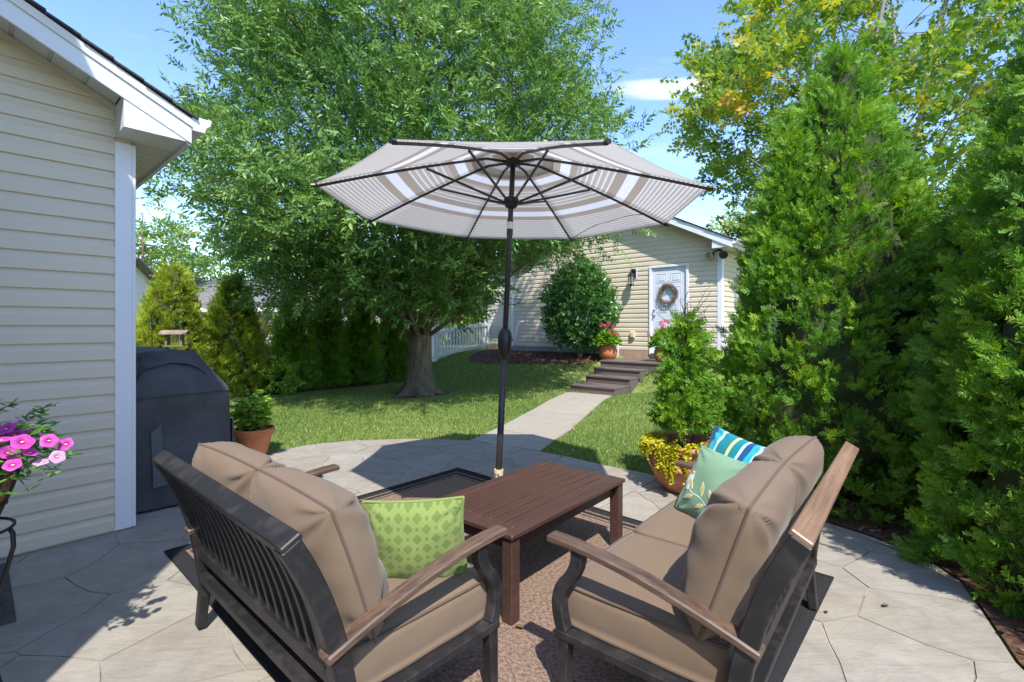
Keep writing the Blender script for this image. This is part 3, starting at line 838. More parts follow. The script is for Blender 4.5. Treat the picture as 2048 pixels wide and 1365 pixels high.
BED_R = make_bed([gp(t, d) for t, d in [(0.62, 0.0), (0.62, 0.8), (0.2, 1.15), (-0.6, 1.25), (-1.2, 0.9), (-1.6, 0.2), (-1.6, -2.5), (-0.3, -2.5), (-0.02, 0.0)]],
                 "brown mulch bed round the garage corner under the small shrub", 900, 5)
BED_F = make_bed([fp(s, q) for s, q in [(3.6, -0.15), (3.6, 0.9), (4.2, 1.35), (6, 1.45), (8, 1.5), (10, 1.5), (13, 1.5), (13, -0.15)]],
                 "brown mulch bed under the row of evergreens along the fence", 2600, 6)
TREE = px2(838, 786, 0.02); TREE.z = 0
ring = []
for i in range(28):
    a = 2 * math.pi * i / 28; r_t = 0.60 * (1 + 0.16 * math.sin(3 * a + 1) + 0.10 * math.sin(5 * a))
    ring.append((TREE.x + r_t * math.cos(a), TREE.y + r_t * math.sin(a)))
BED_T = make_bed(ring, "bare earth ring round the foot of the big tree", 160, 8)
hb0 = [(1.98, 4.1), (2.1, 4.6), (2.2, 5.1), (2.6, 5.4), (3.4, 5.3), (4.5, 4.5), (4.5, 0.4), (2.13, 0.4), (1.96, 1.0), (2.0, 1.6), (2.15, 2.05), (2.35, 2.4), (2.52, 2.7), (2.56, 3.0), (2.42, 3.33), (2.2, 3.66)]
hb = [(1.99, 4.06), (2.1, 4.6), (2.2, 5.1), (2.6, 5.4), (3.4, 5.3), (4.5, 4.5), (4.5, 0.4), (2.03, 0.4), (1.912, 1.0), (1.962, 1.6), (2.112, 2.05), (2.312, 2.4), (2.472, 2.7), (2.512, 3.0), (2.392, 3.305), (2.192, 3.625), (2.012, 3.905)]
BED_H = make_bed(hb, "dark mulch bed under the tall evergreens beside the patio", 900, 9)

# ---- grass blades
def lawn_blades(seed, n, x0, x1, y0, y1, power):
    rng = np.random.default_rng(seed)
    X = rng.uniform(x0, x1, n); Y = y0 + (y1 - y0) * rng.random(n) ** power
    bad = pts_in_poly(X, Y, PAT) | pts_in_poly(X, Y, path_poly)
    for b in (BED_G, BED_R, BED_F, BED_T, BED_H): bad |= pts_in_poly(X, Y, b)
    d = gd(X, Y); t = gt(X, Y)
    bad |= (d < 0.02) & (t < 6.3)
    bad |= (d < -0.6) & (t < 8.1)
    t0 = gt(STEP0.x, STEP0.y)
    bad |= (t < t0) & (t > t0 - STEPW) & (d < gd(STEP0.x, STEP0.y))
    bad |= (t < 2.6) & (t > 0.6) & (d < 1.2)
    bad |= (np.abs(X) / np.maximum(Y, .1) > 1.2)
    fx = (X - FEN0.x) * (-V.x) + (Y - FEN0.y) * (-V.y)
    bad |= fx < 0.1
    X, Y = X[~bad], Y[~bad]; n = len(X)
    patch = 0.5 + 0.25 * np.sin(X * 1.7 + Y * 0.6) + 0.25 * np.sin(X * 0.7 - Y * 1.9 + 2)
    tint = np.clip(rng.normal(0.42, 0.17, n) + 0.18 * (patch - 0.5) + (rng.random(n) < 0.05) * 0.5, 0, 1)
    hgt = rng.uniform(0.018, 0.048, n); wd = 0.0028 + 0.00062 * Y
    a = rng.random(n) * 6.283; ln = rng.normal(0, 0.5, (n, 2)) * hgt[:, None]
    z = hz(X, Y)
    sx_ = np.cos(a) * wd; sy_ = np.sin(a) * wd
    v = np.empty((n, 3, 3)); v[:, 0] = np.stack([X - sx_, Y - sy_, z - 0.004], 1); v[:, 1] = np.stack([X + sx_, Y + sy_, z - 0.004], 1)
    v[:, 2] = np.stack([X + ln[:, 0], Y + ln[:, 1], z + hgt], 1)
    return v.reshape(-1, 3), np.arange(3 * n).reshape(-1, 3), np.repeat(tint, 3)
gr = fol_obj("grass", [lawn_blades(1, 620000, -7.5, 6.5, 4.0, 15.5, 1.2)], "grass_blade", None)
tag(gr, "short green lawn grass with a few straw coloured blades", "grass")

# =================================================================== HOUSE WING (left)
EXPO = 0.116
def course(parent, P, along, nrm, a0b, a1b, a0t, a1t, z0, z1, mat="siding_cream"):
    """one lap board between along-distances (bottom/top) and heights; P = wall origin on the ground"""
    prof = [(0.0, 0.0), (0.016, 0.0), (0.0185, 0.003), (0.0165, 0.60), (0.010, 0.70), (0.005, 0.84), (0.004, 1.0), (0.0, 1.0)]
    h = z1 - z0; vs = []
    for end in (0, 1):
        for n_, k in prof:
            zz = z0 + (k if k <= 1 and k != 0.003 else 0.0) * h if k != 0.003 else z0 + 0.003
            f = (zz - z0) / h
            a = lerp((a0b, a1b)[end], (a0t, a1t)[end], f)
            p = P + along * a + nrm * n_
            vs.append((p.x, p.y, zz))
    n = len(prof)
    fs = [(i, i + 1, n + i + 1, n + i) for i in range(n - 1)] + [tuple(range(n)), tuple(range(2 * n - 1, n - 1, -1))]
    return MB().add(vs, fs).build("siding_board", mat, parent)
def obox(P, along, nrm, a0, a1, n0, n1, z0, z1, mb=None):
    mb = mb or MB()
    q = [P + along * a0 + nrm * n0, P + along * a1 + nrm * n0, P + along * a1 + nrm * n1, P + along * a0 + nrm * n1]
    return mb.hexa([(p.x, p.y, z0) for p in q] + [(p.x, p.y, z1) for p in q])
house = thing("house", "house wing with cream lap siding, white corner post and gable eave", "house")
NH = -V                                                # the wing's gable faces -V
rz_h = lambda e: 2.86 - 0.5 * e                        # underside of the rake soffit at distance e along U (e<0 on the wall)
# wall courses
zb = 0.012; k = 0
while zb < 3.95:
    zt = zb + EXPO
    f = lambda z: max(-2.45, min(0, 0)) if z < rz_h(-0.09) else None
    def right(z): return -0.092 if z <= rz_h(-0.092) else min(-0.092, -(z - 2.86) / 0.5)
    rb, rt = right(zb), right(zt)
    if rb > -2.4: course(house, HC, U, NH, -2.5, rb, -2.5, rt, zb, zt)
    zb = zt
obox(HC, U, NH, -2.5, -0.004, -0.15, -0.001, -0.05, 2.80).build("wall", "siding_cream", house)
mb = MB()
q = [HC + U * -2.5 + NH * -0.15, HC + U * -0.004 + NH * -0.15, HC + U * -0.004 + NH * -0.001, HC + U * -2.5 + NH * -0.001]
mb.hexa([(p.x, p.y, 2.80) for p in q] + [(q[0].x, q[0].y, 4.08), (q[1].x, q[1].y, 2.84), (q[2].x, q[2].y, 2.84), (q[3].x, q[3].y, 4.08)])
mb.build("gable_wall", "siding_cream", house)
# side wall that runs away behind the corner, then long body of the wing
obox(HC, V, U, 0.16, 7.0, -0.15, -0.004, -0.05, 2.72).build("side_wall", "siding_cream", house)
# corner post in two flanges
cpz = 2.655
obox(HC, U, NH, -0.095, 0.0, 0.0, 0.022, 0.008, cpz).build("corner_post", "white_trim", house, bevel=0.003)
obox(HC, V, U, -0.018, 0.095, 0.0, 0.022, 0.008, cpz).build("corner_post", "white_trim", house, bevel=0.003)
obox(HC, U, NH, -0.088, -0.015, 0.002, 0.014, cpz, 2.86).build("corner_channel", "siding_cream", house)
# rake trim under soffit
ORK = 0.28                                             # rake overhang
def rake_bar(P, nrm, e0, e1, n0, n1, zf, h, name, mat, parent, along=U, bevel=0.0):
    q = [P + along * e0 + nrm * n0, P + along * e1 + nrm * n0, P + along * e1 + nrm * n1, P + along * e0 + nrm * n1]
    zs = [zf(e0), zf(e1), zf(e1), zf(e0)]
    return MB().hexa([(p.x, p.y, z) for p, z in zip(q, zs)] + [(p.x, p.y, z + h) for p, z in zip(q, zs)]).build(name, mat, parent, bevel=bevel)
rake_bar(HC, NH, -2.4, -0.075, 0.0, 0.022, lambda e: rz_h(e) - 0.045, 0.044, "rake_trim", "siding_cream", house)
# sloped soffit panels under the rake (ribs show as separate panels)
e = -0.094
while e > -2.4:
    rake_bar(HC, NH, e - 0.148, e, 0.001, ORK - 0.004, lambda q: rz_h(q) + 0.002, 0.012, "soffit_panel", "soffit_white", house)
    rake_bar(HC, NH, e - 0.167, e - 0.150, 0.001, ORK - 0.004, lambda q: rz_h(q) + 0.010, 0.010, "soffit_rib", "soffit_white", house)
    e -= 0.169
rake_bar(HC, NH, -2.5, 0.285, ORK, ORK + 0.024, lambda q: 2.683 + 0.5 * (0.26 - q), 0.175, "rake_fascia", "white_trim", house, bevel=0.003)
rake_bar(HC, NH, -2.5, 0.287, ORK + 0.0245, ORK + 0.034, lambda q: 2.683 + 0.5 * (0.26 - q) + 0.115, 0.055, "drip_edge", "soffit_white", house)
# boxed eave return
mb = MB()
e0, e1, zr = -0.092, 0.262, 2.684
q = [(e0, 0.0), (e1, 0.0), (e1, ORK - 0.002), (e0, ORK - 0.002)]
pts = [HC + U * a + NH * b for a, b in q]
mb.hexa([(p.x, p.y, zr) for p in pts] + [(p.x, p.y, 2.683 + 0.5 * (0.26 - a) + 0.03) for p, (a, b) in zip(pts, q)])
mb.build("eave_return", "white_trim", house)
# triangular face board of the return, flush under the rake fascia
q = [HC + U * e0 + NH * (ORK + 0.001), HC + U * e1 + NH * (ORK + 0.001), HC + U * e1 + NH * (ORK + 0.018), HC + U * e0 + NH * (ORK + 0.018)]
mb = MB(); mb.hexa([(p.x, p.y, zr - 0.003) for p in q] + [(q[0].x, q[0].y, 2.863), (q[1].x, q[1].y, 2.689), (q[2].x, q[2].y, 2.689), (q[3].x, q[3].y, 2.863)]); mb.build("return_face", "white_trim", house)
# eave soffit: vented panels along V
v0 = 0.005
while v0 < 6.6:
    obox(HC, V, U, v0, v0 + 0.296, 0.001, 0.258, zr + 0.004, zr + 0.014).build("soffit_panel", "soffit_white", house)
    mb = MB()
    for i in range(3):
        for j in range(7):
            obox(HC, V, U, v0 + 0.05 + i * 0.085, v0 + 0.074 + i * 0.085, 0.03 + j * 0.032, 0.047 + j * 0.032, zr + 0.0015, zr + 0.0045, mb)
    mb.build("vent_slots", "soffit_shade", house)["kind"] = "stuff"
    v0 += 0.30
obox(HC, V, U, -ORK, 7.0, 0.260, 0.284, zr - 0.02, zr + 0.14).build("eave_fascia", "white_trim", house)
# gutter: K profile swept along V
prof = [(0.288, 2.765), (0.36, 2.765), (0.372, 2.80), (0.398, 2.825), (0.405, 2.862), (0.397, 2.862), (0.390, 2.832), (0.366, 2.806), (0.355, 2.772), (0.292, 2.772), (0.292, 2.862), (0.288, 2.862)]
vs = []
for vv in (-ORK - 0.03, 7.0):
    for a, z in prof:
        p = HC + U * a + V * vv; vs.append((p.x, p.y, z))
n = len(prof)
gut = MB().add(vs, [(i, (i + 1) % n, n + (i + 1) % n, n + i) for i in range(n)])
gut.build("gutter", "white_trim", house)
p = [HC + U * a + V * (-ORK - 0.032) for a, z in prof[:5]] + [HC + U * 0.288 + V * (-ORK - 0.032)]
zz = [z for a, z in prof[:5]] + [2.862]
mb = MB(); q2 = [pp + V * 0.004 for pp in p]
mb.add([(a.x, a.y, z) for a, z in zip(p, zz)] + [(a.x, a.y, z) for a, z in zip(q2, zz)], [tuple(range(6)), tuple(range(11, 5, -1))] + [(i, (i + 1) % 6, 6 + (i + 1) % 6, 6 + i) for i in range(6)])
mb.build("gutter_cap", "white_trim", house)
# roof: deck plus stepped shingle courses at the rake edge
e = 0.32; kk = 0
while e > -2.5:
    rake_bar(HC, NH, e - 0.155, e, -7.0, ORK + 0.052 + (0.004 if kk % 2 else 0), lambda q, e=e: 2.683 + 0.5 * (0.26 - q) + 0.180 + 0.010 * (1 - (e - q) / 0.155), 0.012, "shingle_course", "shingle", house)
    e -= 0.1555; kk += 1
# unseen main block behind the camera, sized and stepped to shade the wing wall
MS = -1.42                                              # facade line along U
def block(v0, v1, HB, oh=0.30, MS=MS):
    obox(HC, V, U, v0, v1, MS - 6.0, MS, -0.05, HB).build("shade_block_wall", "siding_cream", house)
    obox(HC, V, U, v0 - 0.2, v1 + 0.2, MS - 6.3, MS + oh, HB, HB + 0.16).build("shade_block_eave", "white_trim", house)
    q = [HC + V * (v0 - 0.2) + U * (MS - 6.3), HC + V * (v1 + 0.2) + U * (MS - 6.3), HC + V * (v1 + 0.2) + U * (MS + oh), HC + V * (v0 - 0.2) + U * (MS + oh)]
    r0 = HC + V * (v0 - 0.2) + U * (MS - 3.0); r1 = HC + V * (v1 + 0.2) + U * (MS - 3.0)
    MB().add([(p.x, p.y, HB + 0.165) for p in q] + [(r0.x, r0.y, HB + 1.8), (r1.x, r1.y, HB + 1.8)], [(0, 1, 5, 4), (2, 3, 4, 5), (1, 2, 5), (3, 0, 4), (3, 2, 1, 0)]).build("shade_block_roof", "shingle", house)
block(-2.75, -0.2, 4.8)                                # tall part, extent set so its shadow covers the wing wall
block(-9.0, -2.96, 2.45, 0.2, MS - 1.9)                               # low part, set back to leave the near patio in sun

# =================================================================== GARAGE
garage = thing("garage", "detached garage with cream lap siding, white trim and gable roof", "garage", (0, 0, 0))
GW = 6.28; GL = 7.0; GZ0 = 0.80; GE = 3.27               # width, length, bottom of siding, top of wall
NG = -U
GP = GC.copy()
D0, D1, DZ0, DZ1 = 0.800, 1.655, 0.745, 2.80           # door slab in t, z
TR = 0.065
zrk = lambda t: GE + 0.5 * min(t, GW - t)                # soffit line at the gable wall
zb = GZ0; peak = GE + GW / 4
while zb < peak - 0.04:
    zt = min(zb + EXPO, peak - 0.005)
    def span(z):
        a = 0.085 if z <= GE + 0.04 else max(0.085, (z - GE) / 0.5)
        return a, GW - a
    (a0, a1), (b0, b1) = span(zb), span(zt)
    if a1 - a0 < 0.2: break
    if zb < DZ1 + TR - 0.02:
        course(garage, GP, V, NG, a0, D0 - TR, b0, D0 - TR, zb, zt); course(garage, GP, V, NG, D1 + TR, a1, D1 + TR, b1, zb, zt)
    else: course(garage, GP, V, NG, a0, a1, b0, b1, zb, zt)
    zb = zt
# side wall courses (normal -V), running along U
zb = GZ0
while zb < GE:
    zt = min(zb + EXPO, GE); course(garage, GP, U, -V, 0.085, GL, 0.085, GL, zb, zt); zb = zt
# walls behind the boards, foundation
obox(GP, V, NG, 0.001, GW - 0.001, -0.16, -0.001, 0.3, GE).build("wall", "siding_cream", garage)
q = [GP + V * 0.002 + NG * -0.16, GP + V * (GW - .002) + NG * -0.16, GP + V * (GW / 2) + NG * -0.16]
MB().add([(p.x, p.y, z) for p, z in zip(q, (GE, GE, peak))] + [((p + NG * 0.158).x, (p + NG * 0.158).y, z) for p, z in zip(q, (GE, GE, peak))], [(0, 1, 2), (5, 4, 3), (0, 3, 4, 1), (1, 4, 5, 2), (2, 5, 3, 0)]).build("gable_wall", "siding_cream", garage)
obox(GP, U, -V, 0.17, GL, -0.16, -0.001, 0.3, GE).build("side_wall", "siding_cream", garage)
obox(GP, U, V, 0.17, GL, GW - 0.16, GW, 0.3, GE).build("side_wall", "siding_cream", garage)
obox(GP, V, NG, -0.006, D0 - 0.07, 0.0, 0.012, 0.2, GZ0 - 0.003).build("foundation", "foundation_grey", garage)
obox(GP, V, NG, D1 + 0.07, 2.6, 0.0, 0.012, 0.2, GZ0 - 0.003).build("foundation", "foundation", garage)
obox(GP, V, NG, 2.601, GW + 0.006, 0.0, 0.010, 0.2, GZ0 - 0.003).build("foundation", "foundation_grey", garage)
obox(GP, U, -V, -0.004, GL, 0.0, 0.012, 0.2, GZ0 - 0.003).build("foundation", "foundation_grey", garage)
for t0, t1 in ((-0.02, 0.085), (GW - 0.085, GW + 0.02)):
    obox(GP, V, NG, t0, t1, 0.0, 0.024, GZ0 - 0.02, GE - 0.02).build("corner_post", "white_trim", garage, bevel=0.003)
obox(GP, U, -V, -0.002, 0.085, 0.0, 0.0235, GZ0 - 0.02, GE - 0.02).build("corner_post", "white_trim", garage, bevel=0.003)
# roof
OG = 0.33; OE = 0.32
rise = lambda t: GE + 0.5 * t - 0.02
for sgn in (0, 1):
    al = V if sgn == 0 else -V; P0 = GP if sgn == 0 else GP + V * GW
    rake_bar(P0, NG, -OE, GW / 2, 0.002, OG - 0.004, lambda t: rise(t) + 0.004 if t > 0 else rise(t) + 0.004, 0.012, "rake_soffit", "soffit_white", garage, along=al)
    rake_bar(P0, NG, -OE - 0.02, GW / 2 - 0.0005, OG, OG + 0.024, lambda t: rise(t) - 0.005, 0.165, "rake_fascia", "white_trim", garage, along=al, bevel=0.003)
    e = -OE - 0.05; kk = 0
    while e < GW / 2 - 0.02:
        e2 = min(e + 0.30, GW / 2)
        rake_bar(P0, NG, e, e2, -GL - 0.3, OG + 0.05 + (0.005 if kk % 2 else 0), lambda t, e=e: rise(t) + 0.17 + 0.014 * (1 - (t - e) / 0.3), 0.014, "shingle_course", "shingle", garage, along=al); e = e2 + 0.0005; kk += 1
    # eave: return box, soffit, fascia, gutter
    q = [(-OE, 0.0), (0.09, 0.0), (0.09, OG - 0.002), (-OE, OG - 0.002)]
    pts = [P0 + al * a + NG * b for a, b in q]
    MB().hexa([(p.x, p.y, GE - 0.17) for p in pts] + [(p.x, p.y, rise(a) + 0.02) for p, (a, b) in zip(pts, q)]).build("eave_return", "white_trim", garage)
    obox(P0, U, -al, 0.001, GL, 0.001, OE - 0.002, GE - 0.168, GE - 0.156).build("eave_soffit", "soffit_white", garage)
    obox(P0, U, -al, -OG, GL, OE, OE + 0.022, GE - 0.185, GE - 0.03).build("eave_fascia", "white_trim", garage)
    vs = []
    for vv in (-OG - 0.03, GL):
        for a, z in prof:
            p = P0 - al * (a - 0.288 + OE + 0.024) + U * vv; vs.append((p.x, p.y, z - 2.862 + GE - 0.02))
    n = len(prof); MB().add(vs, [(i, (i + 1) % n, n + (i + 1) % n, n + i) for i in range(n)] + [tuple(range(n)), tuple(range(2 * n - 1, n - 1, -1))]).build("gutter", "white_trim", garage)
# set-back wing to the left
WS = 0.62; WT0, WT1 = GW + 0.004, 7.92
PW = GP + U * WS
zb = GZ0
while zb < 3.2:
    course(garage, PW, V, NG, WT0 + 0.09, WT1 - 0.09, WT0 + 0.09, WT1 - 0.09, zb, zb + EXPO); zb += EXPO
obox(PW, V, NG, WT0, WT1, -3.0, -0.001, 0.3, 3.28).build("wing_wall", "siding_cream", garage)
obox(PW, V, NG, WT0, WT1 + 0.01, 0.0, 0.012, 0.2, GZ0 - 0.003).build("foundation", "foundation", garage)
for t0, t1 in ((WT0 + 0.02, WT0 + 0.09), (WT1 - 0.09, WT1 + 0.02)):
    obox(PW, V, NG, t0, t1, 0.0, 0.024, GZ0 - 0.02, 3.26).build("corner_post", "white_trim", garage)
obox(PW, V, NG, WT0, WT1 + 0.3, -3.2, 0.28, 3.285, 3.44).build("wing_eave", "white_trim", garage)
q = [PW + V * WT0 + NG * 0.32, PW + V * (WT1 + 0.34) + NG * 0.32, PW + V * (WT1 + 0.34) + NG * -3.2, PW + V * WT0 + NG * -3.2]
MB().hexa([(p.x, p.y, z) for p, z in zip(q, (3.445, 3.445, 4.6, 4.6))] + [(p.x, p.y, z + 0.03) for p, z in zip(q, (3.445, 3.445, 4.6, 4.6))]).build("wing_roof", "shingle", garage)

# door with six raised panels, frame, lock set
door = MB(); obox(GP, V, NG, D0, D1, -0.02, 0.004, DZ0, DZ1, door)
door = door.build("door", "door_white", garage)
dw = D1 - D0
def dpanel(a0, a1, z0, z1):
    mb = MB()
    # moulding recess ring and raised field
    for (x0, x1, y0, y1) in ((a0, a1, z0, z0 + 0.016), (a0, a1, z1 - 0.016, z1), (a0, a0 + 0.016, z0 + 0.0165, z1 - 0.0165), (a1 - 0.016, a1, z0 + 0.0165, z1 - 0.0165)):
        obox(GP, V, NG, x0, x1, 0.0045, 0.011, y0, y1, mb)
    obox(GP, V, NG, a0 + 0.045, a1 - 0.045, 0.0045, 0.0125, z0 + 0.045, z1 - 0.045, mb)
    mb.build("door_panel", "door_white", door, bevel=0.0025)
for a0, a1 in ((D0 + 0.12, D0 + dw / 2 - 0.05), (D0 + dw / 2 + 0.05, D1 - 0.12)):
    for z0, z1 in ((DZ0 + 0.22, DZ0 + 0.78), (DZ0 + 0.98, DZ0 + 1.60), (DZ0 + 1.70, DZ0 + 1.92)): dpanel(a0, a1, z0, z1)
for t0, t1, z0, z1 in ((D0 - TR, D0 - 0.004, DZ0 - 0.04, DZ1 + 0.004), (D1 + 0.004, D1 + TR, DZ0 - 0.04, DZ1 + 0.004), (D0 - TR, D1 + TR, DZ1 + 0.006, DZ1 + TR)):
    obox(GP, V, NG, t0, t1, 0.0, 0.045, z0, z1).build("door_frame", "white_trim", garage, bevel=0.006)
obox(GP, V, NG, D0 - 0.003, D1 + 0.003, 0.005, 0.09, DZ0 - 0.04, DZ0 - 0.004).build("threshold", "silver", garage)
mb = MB()
kp = GP + V * (D1 - 0.065) + NG * 0.012
for z, r in ((DZ0 + 0.92, 0.032), (DZ0 + 1.05, 0.026)):
    a = kp; mb.tube([(a.x, a.y, z), ((a + NG * .015).x, (a + NG * .015).y, z), ((a + NG * .03).x, (a + NG * .03).y, z), ((a + NG * .055).x, (a + NG * .055).y, z), ((a + NG * .065).x, (a + NG * .065).y, z)], [r, r, 0.014, r * 0.85, r * 0.5], 14)
mb.build("door_knob", "silver", door, smooth=True)
# outlet cover box on the wall
pb = GP + V * 2.16 + NG * 0.02
mb = MB(); obox(GP, V, NG, 2.10, 2.22, 0.019, 0.075, 1.10, 1.27, mb); obox(GP, V, NG, 2.115, 2.205, 0.0755, 0.095, 1.12, 1.25, mb)
mb.build("outlet_cover", "outlet_tan", garage, bevel=0.008)
# white corner of deck at the wall
obox(GP, V, NG, 2.57, 2.62, 0.014, 0.05, 0.55, 1.02).build("conduit", "white_trim", garage)

# wall lantern
def wall_lantern():
    p = GP + V * 2.13 + NG * 0.02
    t = thing("wall_lantern", "black glass sided lantern mounted on garage wall beside the door", "wall lamp", (p.x, p.y, 2.42), A + R(90))   # local -y... faces -U
    t.rotation_euler = (0, 0, math.atan2(NG.y, NG.x) - R(90))           # local +y = outward
    MB().box((0, 0.012, 0.30), (0.12, 0.024, 0.22)).build("back_plate", "lamp_black", t, bevel=0.006)
    MB().box((0, 0.004, 0.30), (0.17, 0.008, 0.27)).build("mounting_block", "white_trim", t)
    MB().tube([(0, 0.02, 0.33), (0, 0.08, 0.40), (0, 0.14, 0.40), (0, 0.16, 0.36), (0, 0.16, 0.31)], 0.011, 8).build("arm", "lamp_black", t, smooth=True)
    MB().lathe([(0.0, 0.335), (0.012, 0.33), (0.02, 0.31), (0.05, 0.29), (0.095, 0.245), (0.10, 0.235), (0.0, 0.232)], 6, (0, 0.16, 0)).build("roof_cap", "lamp_black", t)
    mb = MB()
    for i in range(6):
        a = 2 * math.pi * i / 6
        mb.tube([(0.082 * math.cos(a), 0.16 + 0.082 * math.sin(a), 0.232), (0.062 * math.cos(a), 0.16 + 0.062 * math.sin(a), 0.02)], 0.006, 5)
    mb.build("cage", "lamp_black", t)
    MB().lathe([(0.0, -0.035), (0.012, -0.03), (0.03, -0.005), (0.07, 0.005), (0.072, 0.02), (0.0, 0.021)], 12, (0, 0.16, 0)).build("base_cap", "lamp_black", t)
    MB().lathe([(0.074, 0.23), (0.056, 0.024)], 6, (0, 0.16, 0)).build("glass_pane", "glass", t)
wall_lantern()
# security floodlight under the eave at the corner
def flood_light():
    p = GP + V * 0.02 + NG * 0.03
    t = thing("flood_light", "twin security floodlight with sensor under the garage eave corner", "floodlight", (p.x, p.y, 3.02))
    t.rotation_euler = (0, 0, math.atan2(NG.y, NG.x) - R(90))
    MB().lathe([(0.0, 0.0), (0.055, 0.0), (0.055, 0.03), (0.0, 0.031)], 16, (0, 0.05, 0.05)).build("mount", "lamp_black", t)
    for x, m_ in ((0.14, "silver"), (-0.14, "lamp_black")):
        mb = MB(); mb.tube([(0, 0.06, 0.055), (x * 0.6, 0.09, 0.03), (x * 0.8, 0.12, 0.0)], 0.016, 8)
        mb.build("arm", "lamp_black", t, smooth=True)
        d = Vector((x * 0.9, 0.55, -0.3)).normalized(); c = Vector((x * 0.9, 0.12, -0.02))
        MB().tube([c - d * 0.04, c, c + d * 0.06, c + d * 0.12, c + d * 0.125], [0.03, 0.045, 0.065, 0.095, 0.085], 16).build("lamp_head", "lamp_black", t, smooth=True)
        MB().tube([c + d * 0.1255, c + d * 0.130], [0.084, 0.06], 16).build("lens", m_, t)
flood_light()
# twig wreath on the door
def wreath():
    p = GP + V * ((D0 + D1) / 2) + NG * 0.035
    t = thing("wreath", "round bare twig wreath hanging on the white garage door", "wreath", (p.x, p.y, DZ0 + 1.42))
    t.rotation_euler = (0, 0, math.atan2(NG.y, NG.x) - R(90))
    r = random.Random(3)
    for g in range(6):
        mb = MB()
        for i in range(14):
            a0 = r.uniform(0, 6.28); sp = r.uniform(0.9, 2.2); R0 = 0.195 + r.uniform(-0.035, 0.04); oy = r.uniform(-0.008, 0.05); pts = []
            for k in range(9):
                a = a0 + sp * k / 8; rr = R0 + 0.02 * math.sin(3 * a + i) + (0.05 * (k / 8) ** 4 if i % 3 == 0 else 0)
                pts.append((rr * math.cos(a), oy + 0.012 * math.sin(5 * a + i), rr * math.sin(a)))
            mb.tube(pts, r.uniform(0.003, 0.006), 4, caps=False)
        mb.build("twig_bundle", "wreath_twig", t)
wreath()

# ---- wooden steps and landing
def wooden_steps():
    p0 = STEP0
    t = thing("wooden_steps", "brown painted wooden steps and landing up to the garage door", "steps", (p0.x, p0.y, 0.0), A)
    # local x = U (up the steps), local y = V (left); the front left corner is the origin
    lv = [(0.0, 0.155), (0.58, 0.305), (0.95, 0.455), (1.28, 0.60)]
    dist = gd(p0.x, p0.y)                      # to the wall
    yoff = 0.0
    r = random.Random(2)
    for i, (x, z) in enumerate(lv):
        x1 = lv[i + 1][0] if i < 3 else dist - 0.03
        y0, y1 = (-STEPW, 0.0) if i < 3 else (-2.25, 0.06)
        if i == 1: y0, y1 = -STEPW - 0.02, 0.0
        if i == 2: y0, y1 = -STEPW - 0.06, 0.02
        zbm = 0.0 if i == 0 else lv[i - 1][1] - 0.04
        MB().box((x + 0.018, (y0 + y1) / 2, (z - 0.036 + zbm) / 2 - (0.02 if i == 0 else 0)), (0.030, y1 - y0 - 0.03, z - 0.036 - zbm + (0.04 if i == 0 else 0))).build("riser", "deck_wood", t)
        for yy in (y0 + 0.02, y1 - 0.02):
            MB().box(((x + 0.036 + x1) / 2, yy, (z - 0.036 + 0.0) / 2 - 0.03), (x1 - x - 0.01, 0.03, z - 0.036 + 0.06)).build("stringer", "deck_wood", t)
        bw = 0.138; xx = x - 0.025
        while xx < x1 + 0.0:
            ww = min(bw, x1 + 0.0 - xx)
            if ww > 0.03: MB().box((xx + ww / 2, (y0 + y1) / 2, z - 0.0175), (ww - 0.005, y1 - y0 + r.uniform(-0.004, 0.004), 0.035)).build("tread_board", "deck_wood", t, bevel=0.004)
            xx += bw
wooden_steps()

